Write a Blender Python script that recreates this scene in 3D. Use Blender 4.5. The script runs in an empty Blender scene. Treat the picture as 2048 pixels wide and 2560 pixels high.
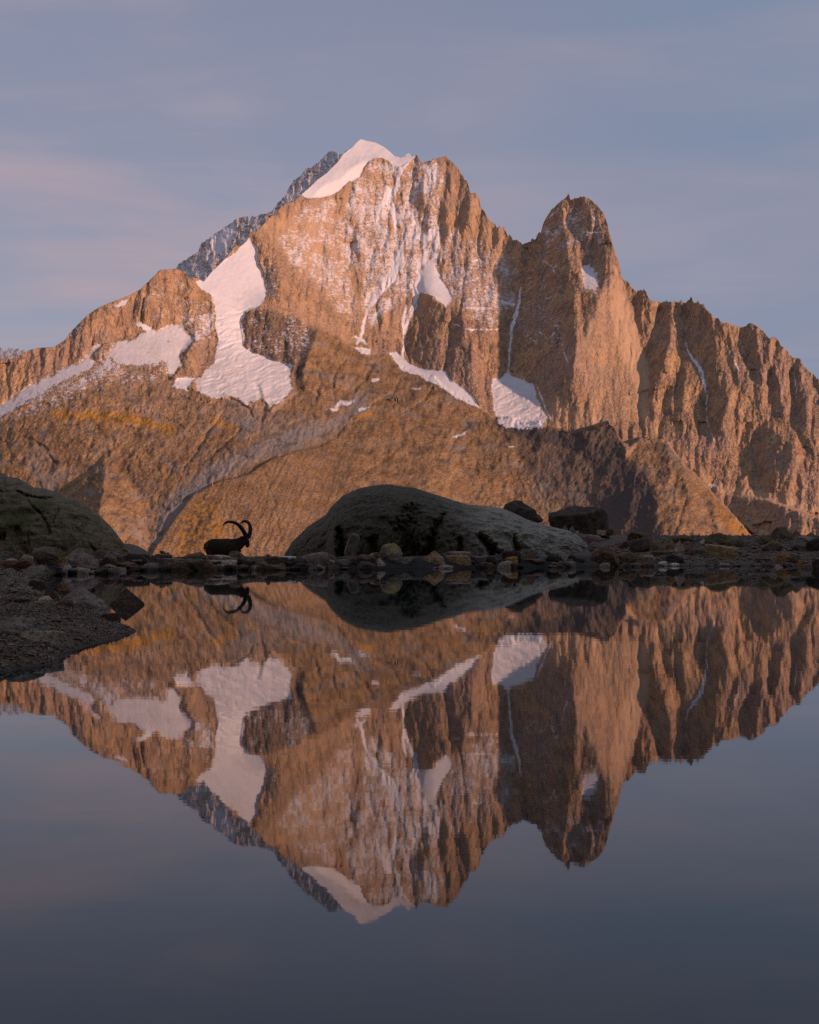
import bpy, bmesh, math, random
import numpy as np
from mathutils import Vector, Matrix

# ------------------------------------------------------------------ camera, sky, sun, exposure
scene = bpy.context.scene
F, CX, YH, CAMZ = 5120.0, 1024.0, 1328.0, 1.2      # focal length and horizon of the photograph (its own pixels), eye height over the lake
cam_data = bpy.data.cameras.new('camera')
cam = bpy.data.objects.new('camera', cam_data)
scene.collection.objects.link(cam)
cam.location = (0, 0, CAMZ)
cam.rotation_euler = (math.radians(90), 0, 0)
cam_data.sensor_fit = 'HORIZONTAL'
cam_data.sensor_width = 24
cam_data.lens = 24 * F / 2048
cam_data.shift_y = (YH - 1280) / 2048
cam_data.clip_start, cam_data.clip_end = 0.3, 60000
scene.camera = cam

SUN_AZ, SUN_EL = math.radians(122), math.radians(10)
SUN = Vector((math.sin(SUN_AZ) * math.cos(SUN_EL), math.cos(SUN_AZ) * math.cos(SUN_EL), math.sin(SUN_EL)))
sun_data = bpy.data.lights.new('sun', 'SUN')
sun_data.energy = 4.5
sun_data.angle = math.radians(2.0)
sun_data.color = (1.0, 0.585, 0.42)
sun = bpy.data.objects.new('sun', sun_data)
scene.collection.objects.link(sun)
sun.location = (60, -60, 40)
sun.rotation_euler = SUN.to_track_quat('Z', 'Y').to_euler()

scene.view_settings.view_transform = 'Standard'
scene.view_settings.look = 'None'
scene.view_settings.exposure = 0.0
scene.view_settings.gamma = 1.0
scene.cycles.max_bounces = 6
scene.cycles.sample_clamp_indirect = 2.0
scene.cycles.sample_clamp_direct = 5.0
scene.cycles.use_denoising = False


class NT:
    """small helper to write node trees"""
    def __init__(self, tree):
        self.t = tree; tree.nodes.clear()
    def n(self, typ, **kw):
        nd = self.t.nodes.new(typ)
        ins = kw.pop('ins', {})
        for k, v in kw.items(): setattr(nd, k, v)
        for k, v in ins.items(): self.set(nd.inputs[k], v)
        return nd
    def set(self, sock, v):
        if isinstance(v, bpy.types.NodeSocket): self.t.links.new(v, sock)
        elif isinstance(v, bpy.types.Node): self.t.links.new(v.outputs[0], sock)
        else:
            if hasattr(sock.default_value, '__len__') and len(sock.default_value) == 4 and len(v) == 3: v = (*v, 1)
            sock.default_value = v
    def mix(self, f, a, b, mode='MIX'):
        m = self.n('ShaderNodeMix', data_type='RGBA', blend_type=mode)
        self.set(m.inputs[0], f); self.set(m.inputs[6], a); self.set(m.inputs[7], b)
        return m.outputs[2]
    def math(self, op, a, b=0.0, clamp=False):
        m = self.n('ShaderNodeMath', operation=op, use_clamp=clamp)
        self.set(m.inputs[0], a); self.set(m.inputs[1], b)
        return m.outputs[0]
    def noise(self, vec, scale, detail=4, rough=0.55, dist=0.0):
        m = self.n('ShaderNodeTexNoise', ins={'Scale': scale, 'Detail': detail, 'Roughness': rough, 'Distortion': dist})
        if vec is not None: self.set(m.inputs['Vector'], vec)
        return m.outputs[0]
    def ramp(self, f, a, b, x0=0.0, x1=1.0):
        m = self.n('ShaderNodeMapRange', clamp=True, interpolation_type='SMOOTHSTEP')
        self.set(m.inputs[0], f); self.set(m.inputs[1], a); self.set(m.inputs[2], b); self.set(m.inputs[3], x0); self.set(m.inputs[4], x1)
        return m.outputs[0]
    def mapping(self, vec, scale=(1, 1, 1), rot=(0, 0, 0), loc=(0, 0, 0)):
        m = self.n('ShaderNodeMapping'); self.set(m.inputs[0], vec)
        m.inputs[1].default_value = loc; m.inputs[2].default_value = rot; m.inputs[3].default_value = scale
        return m.outputs[0]
    def attr(self, name):
        return self.n('ShaderNodeAttribute', attribute_name=name).outputs['Fac']


world = bpy.data.worlds.new('World')
scene.world = world
world.use_nodes = True
w = NT(world.node_tree)
sky = w.n('ShaderNodeTexSky', sky_type='NISHITA', sun_disc=False, sun_elevation=SUN_EL, sun_rotation=SUN_AZ,
          altitude=2300.0, air_density=1.0, dust_density=1.5, ozone_density=1.5)
tc = w.n('ShaderNodeTexCoord').outputs['Generated']
sep = w.n('ShaderNodeSeparateXYZ', ins={0: tc})
# thin veils of high cloud: noise on a flat cloud deck seen in perspective
den = w.math('ADD', w.math('MAXIMUM', sep.outputs[2], 0.0), 0.10)
cv = w.n('ShaderNodeCombineXYZ', ins={0: w.math('DIVIDE', sep.outputs[0], den), 1: w.math('DIVIDE', sep.outputs[1], den), 2: 0.0}).outputs[0]
c1 = w.noise(w.mapping(cv, (0.75, 0.42, 1), (0, 0, 0.12), (3.1, 1.7, 0)), 1.6, 5, 0.5, 0.4)
c2 = w.noise(w.mapping(cv, (0.5, 0.9, 1), (0, 0, -0.2), (7.4, 2.2, 0)), 2.6, 6, 0.55, 0.6)
cl = w.ramp(w.math('ADD', w.math('MULTIPLY', c1, 0.62), w.math('MULTIPLY', c2, 0.38)), 0.42, 0.645)
left = w.ramp(sep.outputs[0], -0.25, 0.2, 1.0, 0.35)
cl = w.math('MULTIPLY', cl, left)
base = w.mix(0.75, w.mix(1.0, sky.outputs[0], (0.085, 0.085, 0.085), 'MULTIPLY'), w.mix(w.ramp(sep.outputs[2], 0.0, 0.6), (0.33, 0.32, 0.42), (0.18, 0.225, 0.35)))
base = w.mix(w.ramp(sep.outputs[0], -0.02, 0.2, 0.0, 0.75), base, (0.20, 0.265, 0.385))
col = w.mix(w.math('MULTIPLY', cl, 0.9), base, (0.45, 0.355, 0.405))
bg = w.n('ShaderNodeBackground', ins={'Color': col, 'Strength': 1.0})
w.n('ShaderNodeOutputWorld', ins={'Surface': bg})

# ------------------------------------------------------------------ numpy helpers
def pn(x, y, seed=0):
    """2-D gradient noise, about -1..1"""
    xi = np.floor(x).astype(np.int64); yi = np.floor(y).astype(np.int64)
    xf = x - xi; yf = y - yi
    def g(ix, iy):
        h = (ix * 374761393 + iy * 668265263 + seed * 974634777) & 0x7fffffff
        h = ((h ^ (h >> 13)) * 1274126177) & 0x7fffffff
        h = (h ^ (h >> 16)) & 1023
        a = h * (2 * math.pi / 1024)
        return np.cos(a), np.sin(a)
    u = xf * xf * xf * (xf * (xf * 6 - 15) + 10); v = yf * yf * yf * (yf * (yf * 6 - 15) + 10)
    def d(ix, iy, fx, fy):
        c, s = g(ix, iy); return c * fx + s * fy
    a = d(xi, yi, xf, yf); b = d(xi + 1, yi, xf - 1, yf)
    c = d(xi, yi + 1, xf, yf - 1); e = d(xi + 1, yi + 1, xf - 1, yf - 1)
    return 1.5 * ((a + (b - a) * u) * (1 - v) + (c + (e - c) * u) * v)

def fbm(x, y, seed=0, oct=4, gain=0.5, lac=2.03):
    s = 0; a = 1; n = 0
    for i in range(oct):
        s = s + a * pn(x, y, seed + i * 17); n += a
        x = x * lac + 3.7; y = y * lac + 9.1; a *= gain
    return s / n

def ridged(x, y, seed=0, oct=4, gain=0.5, lac=2.03):
    s = 0; a = 1; n = 0
    for i in range(oct):
        s = s + a * (1 - 2 * np.abs(pn(x, y, seed + i * 17))); n += a
        x = x * lac + 5.3; y = y * lac + 2.9; a *= gain
    return s / n

def facet(x, y, seed, tilt=.9):
    """blocks and pillars with sharp clefts between: the lowest of the tilted cones round scattered points"""
    xi = np.floor(x).astype(np.int64); yi = np.floor(y).astype(np.int64); out = np.full(x.shape, 9.0)
    def h(ix, iy, k):
        v = (ix * 374761393 + iy * 668265263 + (seed + k * 101) * 974634777) & 0x7fffffff
        v = ((v ^ (v >> 13)) * 1274126177) & 0x7fffffff
        return ((v ^ (v >> 16)) & 4095) / 4095.0
    for dx in (-1, 0, 1):
        for dy in (-1, 0, 1):
            ix, iy = xi + dx, yi + dy
            rx = x - ix - h(ix, iy, 0); ry = y - iy - h(ix, iy, 1)
            out = np.minimum(out, np.sqrt(rx * rx + .35 * ry * ry + .004) + tilt * ((h(ix, iy, 2) - .5) * rx + (h(ix, iy, 3) - .5) * ry) + .5 * h(ix, iy, 4))
    return out - .6

def sstep(a, b, x):
    t = np.clip((x - a) / (b - a), 0, 1); return t * t * (3 - 2 * t)

def seg_dist(X, Y, pts, closed):
    pts = np.asarray(pts, float); n = len(pts)
    best = np.full(X.shape, 1e9); par = np.zeros(X.shape); inside = np.zeros(X.shape, bool)
    for i in range(n if closed else n - 1):
        x0, y0 = pts[i][:2]; x1, y1 = pts[(i + 1) % n][:2]
        dx, dy = x1 - x0, y1 - y0
        t = np.clip(((X - x0) * dx + (Y - y0) * dy) / (dx * dx + dy * dy + 1e-9), 0, 1)
        d = np.hypot(X - x0 - t * dx, Y - y0 - t * dy)
        m = d < best; best = np.where(m, d, best); par = np.where(m, i + t, par)
        if closed and y0 != y1:
            inside ^= ((y0 > Y) != (y1 > Y)) & (X < dx * (Y - y0) / dy + x0)
    return best, par, inside

class Field:
    """a grid over directions of view on which a mountain's relief is worked out"""
    def __init__(s, x0, x1, y0, y1, step):
        s.step = step
        s.xs = np.arange(x0, x1 + step, step); s.ys = np.arange(y0, y1 + step, step)
        s.X, s.Y = np.meshgrid(s.xs, s.ys)
        r = np.random.RandomState(5)
        s.wx = 5 * fbm(s.X / 24, s.Y / 24, 11, 4, .6) + 2.6 * fbm(s.X / 7, s.Y / 7, 12, 3, .6); s.wy = 5 * fbm(s.X / 24, s.Y / 24, 41, 4, .6) + 2.6 * fbm(s.X / 7, s.Y / 7, 42, 3, .6)
    def _crop(s, pts, mar):
        p = np.asarray(pts, float)
        i0 = max(0, int((p[:, 0].min() - mar - s.xs[0]) / s.step)); i1 = min(len(s.xs), int((p[:, 0].max() + mar - s.xs[0]) / s.step) + 2)
        j0 = max(0, int((p[:, 1].min() - mar - s.ys[0]) / s.step)); j1 = min(len(s.ys), int((p[:, 1].max() + mar - s.ys[0]) / s.step) + 2)
        return slice(j0, max(j1, j0)), slice(i0, max(i1, i0))
    def poly(s, pts, feather=4, warp=1.0):
        out = np.zeros(s.X.shape); sl = s._crop(pts, 14 + 2 * feather)
        X = s.X[sl] + warp * s.wx[sl]; Y = s.Y[sl] + warp * s.wy[sl]
        if X.size == 0: return out
        d, _, ins = seg_dist(X, Y, pts, True)
        out[sl] = sstep(-feather, feather, np.where(ins, d, -d)); return out
    def stroke(s, pts, warp=0.6, feather=2.0):
        """pts: x, y, width"""
        out = np.zeros(s.X.shape); wd = np.array([p[2] for p in pts], float); sl = s._crop(pts, 14 + wd.max() * 2)
        X = s.X[sl] + warp * s.wx[sl]; Y = s.Y[sl] + warp * s.wy[sl]
        if X.size == 0: return out
        d, par, _ = seg_dist(X, Y, pts, False)
        ww = np.interp(par, np.arange(len(wd)), wd) / 2
        out[sl] = 1 - sstep(-feather, feather, d - ww); return out
    def points(s, pts, power=3.0):
        """smooth interpolation of scattered values x, y, v"""
        num = 0; den = 0
        for x, y, v in pts:
            wgt = 1 / (((s.X - x) ** 2 + (s.Y - y) ** 2 + 900) ** (power / 2)); num = num + wgt * v; den = den + wgt
        return num / den
    def solve(s, p, q, D0, mean_d, wavelength):
        """depth whose slopes are p (to the right) and q (upwards), held near D0 at large scale"""
        k = s.step * mean_d / F
        ny, nx = p.shape
        gx = np.zeros((ny, nx)); gy = np.zeros((ny, nx))
        gx[:, :-1] = 0.5 * (p[:, :-1] + p[:, 1:]) * k
        gy[:-1, :] = -0.5 * (q[:-1, :] + q[1:, :]) * k
        div = gx.copy(); div[:, 1:] -= gx[:, :-1]; div += gy; div[1:, :] -= gy[:-1, :]
        lam = (2 * math.pi * s.step / wavelength) ** 2
        def mirror(a): a = np.concatenate([a, a[:, ::-1]], 1); return np.concatenate([a, a[::-1]], 0)
        rhs = np.fft.rfft2(mirror(div - lam * D0))
        ky = 2 * np.cos(2 * np.pi * np.fft.fftfreq(2 * ny)) - 2
        kx = 2 * np.cos(2 * np.pi * np.arange(nx + 1) / (2 * nx)) - 2
        den = ky[:, None] + kx[None, :] - lam
        return np.fft.irfft2(rhs / den, s=(2 * ny, 2 * nx))[:ny, :nx]
    def sample(s, A, x, y):
        fx = np.clip((x - s.xs[0]) / s.step, 0, len(s.xs) - 1.001); fy = np.clip((y - s.ys[0]) / s.step, 0, len(s.ys) - 1.001)
        i = fx.astype(int); j = fy.astype(int); u = fx - i; v = fy - j
        return (A[j, i] * (1 - u) + A[j, i + 1] * u) * (1 - v) + (A[j + 1, i] * (1 - u) + A[j + 1, i + 1] * u) * v

def unproject(x, y, d):
    return np.stack([(x - CX) / F * d, d, CAMZ + (YH - y) / F * d], -1)

def mesh_from(name, co, quads, mat, attrs=None, smooth=True, kind=None):
    me = bpy.data.meshes.new(name)
    n = len(co); m = len(quads); k = quads.shape[1]
    me.vertices.add(n); me.vertices.foreach_set('co', np.ascontiguousarray(co, np.float32).ravel())
    me.loops.add(m * k); me.loops.foreach_set('vertex_index', np.ascontiguousarray(quads, np.int32).ravel())
    me.polygons.add(m); me.polygons.foreach_set('loop_start', np.arange(0, m * k, k, dtype=np.int32))
    me.polygons.foreach_set('use_smooth', np.full(m, smooth))
    for an, av in (attrs or {}).items():
        a = me.attributes.new(an, 'FLOAT', 'POINT'); a.data.foreach_set('value', np.ascontiguousarray(av, np.float32).ravel())
    me.update(calc_edges=True); me.validate()
    me.materials.append(mat)
    o = bpy.data.objects.new(name, me); scene.collection.objects.link(o)
    if kind: o['kind'] = kind
    return o

def relief(field, D, top, ybot, names, mats, attrs, rows, xstep, jag=None, region=None, back=(900, 500)):
    """a mountain's surface between its skyline and its foot, with the far side falling away behind the skyline"""
    xs = np.arange(field.xs[0], field.xs[-1], xstep)
    t = np.asarray(top, float); yt = np.interp(xs, t[:, 0], t[:, 1])
    if jag is not None: yt = yt + jag(xs)
    tt = np.linspace(0, 1, rows)
    PX = np.repeat(xs[None, :], rows, 0); PY = yt[None, :] + (ybot - yt)[None, :] * tt[:, None]
    DD = field.sample(D, PX, PY)
    co = unproject(PX, PY, DD)
    bk = []
    for i, f in enumerate((1.0, 0.45, 0.12)):
        c = co[0].copy(); c[:, 1] += back[0] * f; c[:, 2] -= back[1] * f; c[:, 0] *= 1 + back[0] * f / 9000; bk.append(c)
    foot = []
    for dy, dz in ((150, 120), (500, 420), (1100, 1000)):          # the slope runs on down into the valley
        c = co[-1].copy(); c[:, 1] -= dy; c[:, 2] -= dz; foot.append(c)
    co = np.concatenate([np.array(bk), co, np.array(foot)], 0)
    A = {}
    for k, v in attrs.items():
        sv = field.sample(v, PX, PY); A[k] = np.concatenate([np.repeat(sv[:1], 3, 0), sv, np.repeat(sv[-1:], 3, 0)], 0)
    R, C = co.shape[:2]
    idx = np.arange(R * C).reshape(R, C)
    q = np.stack([idx[1:, :-1], idx[1:, 1:], idx[:-1, 1:], idx[:-1, :-1]], -1).reshape(-1, 4)
    co = co.reshape(-1, 3)
    if region is None:
        return [mesh_from(names[0], co, q, mats[0], {k: v.ravel() for k, v in A.items()}, True, 'structure')]
    rg = field.sample(region, PX, PY); rg = np.concatenate([np.repeat(rg[:1], 3, 0), rg, np.repeat(rg[-1:], 3, 0)], 0).ravel()
    lab = np.rint(rg[q].max(1)).astype(int)
    out = []
    for k, nm in enumerate(names):
        qq = q[lab == k]
        if not len(qq): continue
        u, inv = np.unique(qq, return_inverse=True)
        out.append(mesh_from(nm, co[u], inv.reshape(-1, 4), mats[k], {a: v.ravel()[u] for a, v in A.items()}, True, 'structure'))
    return out

# ------------------------------------------------------------------ materials of the setting
def material(name, build):
    m = bpy.data.materials.new(name); m.use_nodes = True
    t = NT(m.node_tree); b = t.n('ShaderNodeBsdfPrincipled'); build(t, b)
    t.n('ShaderNodeOutputMaterial', ins={'Surface': b}); return m

def mountain_mat(t, b):
    geo = t.n('ShaderNodeNewGeometry').outputs['Position']
    n1 = t.noise(geo, 0.012, 6, 0.62); n2 = t.noise(geo, 0.05, 5, 0.6); n3 = t.noise(t.mapping(geo, (1, 1, .22)), 0.03, 5, 0.6)
    n4 = t.noise(t.mapping(geo, (1, 1, .16), (0, .12, 0)), 0.022, 6, 0.65)
    rock = t.mix(t.ramp(n1, 0.34, 0.66), (0.335, 0.21, 0.125), (0.455, 0.29, 0.16))
    rock = t.mix(t.math('MULTIPLY', t.ramp(n4, 0.47, 0.62), 0.75), rock, (0.20, 0.148, 0.115))
    rock = t.mix(t.math('MULTIPLY', t.ramp(n3, 0.5, 0.68), 0.5), rock, (0.165, 0.128, 0.105))
    rock = t.mix(t.math('MULTIPLY', t.ramp(n2, 0.53, 0.70), 0.4), rock, (0.50, 0.285, 0.13))
    rock = t.mix(t.math('MULTIPLY', t.ramp(t.noise(geo, 0.0035, 3, 0.5), .46, .60), .5), rock, (0.30, 0.215, 0.175))
    n6 = t.noise(t.mapping(geo, (1, 1, .13), (0, .10, 0)), 0.10, 4, 0.7, .4)
    rock = t.mix(t.math('MULTIPLY', t.ramp(n6, .54, .61), .62), rock, (0.13, 0.098, 0.08))
    rock = t.mix(t.math('MULTIPLY', t.ramp(n6, .45, .38), .5), rock, (0.55, 0.375, 0.235))
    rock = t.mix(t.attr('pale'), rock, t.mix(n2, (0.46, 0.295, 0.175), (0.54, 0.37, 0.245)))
    brown = t.mix(t.ramp(n1, 0.38, 0.62), (0.225, 0.135, 0.068), (0.35, 0.22, 0.115))
    brown = t.mix(t.math('MULTIPLY', t.ramp(n2, 0.5, 0.66), 0.55), brown, (0.15, 0.112, 0.088))
    brown = t.mix(t.math('MULTIPLY', t.ramp(n3, 0.52, 0.7), 0.5), brown, (0.30, 0.18, 0.07))
    n5 = t.noise(geo, 0.17, 3, 0.6)
    brown = t.mix(t.math('MULTIPLY', t.ramp(n5, 0.50, 0.62), 0.75), brown, (0.105, 0.075, 0.056))
    brown = t.mix(t.math('MULTIPLY', t.ramp(n5, 0.46, 0.36), 0.5), brown, (0.38, 0.27, 0.18))
    rock = t.mix(t.attr('brown'), rock, brown)
    rock = t.mix(t.attr('scree'), rock, t.mix(n2, (0.20, 0.18, 0.165), (0.29, 0.255, 0.23)))
    rock = t.mix(t.attr('rust'), rock, t.mix(n1, (0.32, 0.15, 0.03), (0.50, 0.265, 0.05)))
    rock = t.mix(t.attr('dark'), rock, t.mix(n2, (0.075, 0.062, 0.055), (0.13, 0.105, 0.09)))  # dark rock, with the shade of some faces put into its colour
    snow = t.mix(n1, (0.62, 0.60, 0.62), (0.72, 0.70, 0.71))
    dirty = t.mix(n2, (0.50, 0.42, 0.37), (0.66, 0.60, 0.57))
    snow = t.mix(t.attr('dirt'), snow, dirty)
    sm = t.attr('snow')
    nf = t.noise(t.mapping(geo, (1, .4, 1.7), (0, .25, 0)), 0.075, 6, 0.72, .6)
    sm = t.ramp(t.math('ADD', sm, t.math('MULTIPLY', t.math('SUBTRACT', nf, 0.5), 0.9)), 0.36, 0.62)
    du = t.ramp(t.math('ADD', t.attr('dust'), t.math('MULTIPLY', t.math('SUBTRACT', nf, 0.5), 2.7)), 0.50, 1.05, 0.0, 0.85)
    sm = t.math('MAXIMUM', sm, du)
    t.set(b.inputs['Base Color'], t.mix(sm, rock, snow)); bare = t.math('SUBTRACT', 1.0, t.math('MULTIPLY', t.attr('snow'), .93, True))
    b.inputs['Roughness'].default_value = 0.9
    b.inputs['Specular IOR Level'].default_value = 0.0
    vor = t.n('ShaderNodeTexVoronoi', feature='DISTANCE_TO_EDGE', ins={'Vector': t.n('ShaderNodeVectorMath', operation='ADD', ins={0: t.mapping(geo, (1, 1, .2), (0, .12, 0)), 1: t.n('ShaderNodeVectorMath', operation='SCALE', ins={0: t.n('ShaderNodeTexNoise', ins={'Vector': geo, 'Scale': .03, 'Detail': 4}).outputs[1], 'Scale': 30.0}).outputs[0]}).outputs[0], 'Scale': 0.055}).outputs[0]
    crag = t.math('MULTIPLY', t.ramp(vor, 0.0, 0.16), t.math('MULTIPLY', bare, t.math('SUBTRACT', 1.0, t.attr('brown'))))
    bn = t.n('ShaderNodeBump', ins={'Strength': t.math('MULTIPLY', t.ramp(bare, 0, 1, .25, 1), .8), 'Distance': 6.0, 'Height': t.math('ADD', t.math('MULTIPLY', t.math('MULTIPLY', crag, t.math('SUBTRACT', 1.0, t.attr('pale'))), .4), t.math('ADD', t.noise(t.mapping(geo, (1, 1, .45)), 0.06, 5, 0.65), t.math('MULTIPLY', n2, 0.4)))})
    t.set(b.inputs['Normal'], bn.outputs[0])
M_MOUNTAIN = material('mountain_rock', mountain_mat)

# ------------------------------------------------------------------ the mountain
f = Field(-170, 2220, 320, 1450, 2.0)
X, Y = f.X, f.Y
TOP = [(-170, 905), (0, 897), (32, 897), (73, 875), (101, 869), (134, 868), (162, 850), (175, 832), (195, 811), (219, 787), (243, 771), (260, 763), (292, 750),
       (325, 738), (349, 724), (369, 706), (386, 690), (400, 675), (426, 673), (440, 671), (450, 677), (463, 679), (469, 692), (475, 701), (481, 692),
       (495, 696), (509, 704), (532, 677), (550, 660), (568, 641), (582, 624), (590, 613), (599, 616), (607, 612), (618, 602), (626, 580), (643, 578), (660, 560), (678, 540), (683, 538), (689, 540),
       (696, 526), (706, 514), (730, 505), (748, 493), (758, 484), (793, 450), (817, 432), (845, 404), (859, 383), (880, 368), (890, 357), (901, 347), (915, 351), (939, 356),
       (960, 367), (977, 381), (988, 391), (1001, 393), (1012, 392), (1016, 383), (1024, 384), (1029, 392), (1036, 387), (1042, 388), (1050, 401), (1057, 408), (1066, 404), (1077, 403),
       (1082, 397), (1098, 397), (1110, 391), (1118, 392), (1121, 401), (1128, 401), (1143, 418), (1150, 430), (1154, 437), (1158, 437), (1161, 450), (1167, 451), (1173, 467), (1174, 481), (1190, 483),
       (1197, 493), (1201, 514), (1208, 523), (1217, 540), (1225, 556), (1234, 557), (1243, 570), (1249, 566), (1254, 569), (1259, 566), (1263, 576), (1269, 586), (1279, 592), (1283, 602),
       (1291, 599), (1303, 607), (1309, 612), (1316, 606), (1323, 602), (1327, 604), (1330, 596), (1334, 601), (1340, 598), (1344, 586), (1348, 580), (1352, 582), (1359, 559), (1368, 540), (1380, 526), (1394, 510),
       (1408, 498), (1417, 494), (1420, 484), (1424, 487), (1427, 500), (1434, 497), (1439, 494), (1447, 495), (1457, 491), (1474, 498), (1483, 505), (1491, 512), (1500, 522), (1509, 533), (1514, 545), (1519, 559),
       (1523, 580), (1530, 604), (1537, 629), (1545, 650), (1550, 671), (1554, 691), (1559, 700), (1568, 703), (1577, 714), (1584, 724), (1588, 728), (1601, 726), (1607, 727), (1610, 721), (1613, 729),
       (1615, 728), (1618, 738), (1622, 745), (1629, 754), (1643, 754), (1652, 757), (1660, 756), (1667, 752), (1670, 757), (1678, 754), (1682, 757), (1687, 752), (1691, 757), (1700, 756), (1704, 749), (1708, 757), (1716, 757),
       (1720, 751), (1724, 749), (1729, 741), (1733, 755), (1740, 758), (1745, 751), (1749, 760), (1755, 762), (1759, 757), (1763, 770), (1772, 779), (1785, 794), (1796, 798), (1804, 805), (1810, 808), (1816, 809), (1821, 802), (1825, 806), (1829, 815),
       (1838, 814), (1846, 818), (1858, 817), (1865, 815), (1872, 807), (1880, 809), (1890, 813), (1907, 827), (1918, 841), (1926, 846), (1930, 843), (1942, 844), (1947, 851), (1952, 863), (1960, 871), (1970, 880), (1978, 890), (1982, 895), (1990, 894), (2001, 897),
       (2006, 908), (2011, 915), (2018, 924), (2025, 931), (2032, 934), (2039, 941), (2048, 950), (2100, 985), (2220, 1060)]
tp = np.asarray(TOP, float)

# --- where things lie (areas read off the photograph)
SNOW = [  # summit cap, snow triangle, hanging glacier, niche, base strips, upper snowfield, glacier tongue, left glacier, small fields
    ([(750, 488), (793, 448), (817, 428), (845, 398), (859, 375), (880, 355), (901, 330), (939, 340), (960, 350), (1000, 378), (1036, 372), (1040, 392), (1004, 418), (991, 415), (970, 401), (953, 394), (936, 396), (922, 404), (911, 422), (901, 443), (883, 453), (873, 453), (852, 477), (817, 491), (779, 497)], 2, .5),
    ([(1070, 651), (1084, 651), (1095, 683), (1116, 714), (1131, 745), (1117, 768), (1098, 756), (1090, 742), (1067, 735), (1046, 731), (1039, 714), (1050, 697), (1063, 669)], 2, .5),
    ([(1271, 925), (1279, 937), (1333, 959), (1340, 988), (1367, 1043), (1360, 1068), (1288, 1072), (1249, 1060), (1237, 1040), (1229, 949), (1254, 942)], 3, .8),
    ([(1452, 667), (1472, 658), (1486, 670), (1495, 688), (1498, 712), (1490, 733), (1476, 723), (1462, 723), (1455, 695)], 3, .8),
    ([(892, 838), (884, 844), (900, 852), (921, 864), (912, 850)], 2, .4), ([(884, 868), (929, 872), (925, 888), (904, 884)], 2, .4),
    ([(973, 883), (990, 879), (1006, 895), (1026, 911), (1059, 921), (1091, 925), (1115, 929), (1124, 948), (1148, 964), (1184, 992), (1201, 1020), (1140, 995), (1107, 970), (1046, 938), (1006, 926)], 2, .5),
    ([(621, 590), (605, 612), (590, 629), (568, 645), (540, 667), (515, 692), (490, 706), (497, 714), (507, 730), (528, 738), (540, 755), (576, 755), (609, 763), (649, 767), (666, 742), (666, 726), (657, 690), (641, 641), (645, 625), (630, 606)], 2, .6),
    ([(528, 745), (536, 773), (532, 806), (540, 834), (544, 862), (528, 891), (499, 911), (499, 935), (487, 952), (491, 976), (528, 1000), (568, 992), (601, 1000), (621, 1021), (633, 1004), (657, 992), (674, 1025), (700, 1008), (725, 985), (734, 975), (722, 944), (734, 919), (733, 912), (710, 907), (670, 891), (633, 879), (609, 866), (613, 834), (601, 806), (613, 781), (649, 767), (600, 750), (560, 745)], 3, .9),
    ([(446, 806), (483, 842), (487, 854), (450, 891), (459, 915), (426, 944), (414, 919), (386, 915), (353, 919), (325, 915), (284, 931), (252, 952), (203, 972), (162, 980), (122, 992), (61, 1017), (0, 1045), (-170, 1110), (-170, 1060), (0, 1012), (41, 984), (81, 956), (122, 939), (170, 915), (207, 899), (227, 870), (244, 858), (260, 858), (227, 891), (244, 903), (264, 891), (292, 850), (325, 850), (365, 826), (406, 818)], 3, .8),
    ([(446, 946), (487, 944), (470, 976), (430, 968)], 3, .8), ([(276, 768), (300, 754), (324, 748), (310, 764)], 2, .6), ([(350, 806), (385, 822), (372, 832), (340, 812)], 2, .8),
    ([(1134, 1092), (1165, 1078), (1160, 1088), (1140, 1095)], 2, .5), ([(1272, 1116), (1286, 1114), (1280, 1120)], 2, .3), ([(930, 948), (948, 946), (944, 954), (930, 956)], 2, .5), ([(1024, 968), (1056, 972), (1040, 976)], 2, .4),
    ([(820, 1022), (860, 1002), (888, 1002), (870, 1012), (850, 1014), (838, 1028)], 3, .9), ([(896, 1018), (926, 1018), (900, 1026)], 2, .8), ([(1775, 1215), (1790, 1206), (1795, 1217)], 3, .5)]
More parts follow.
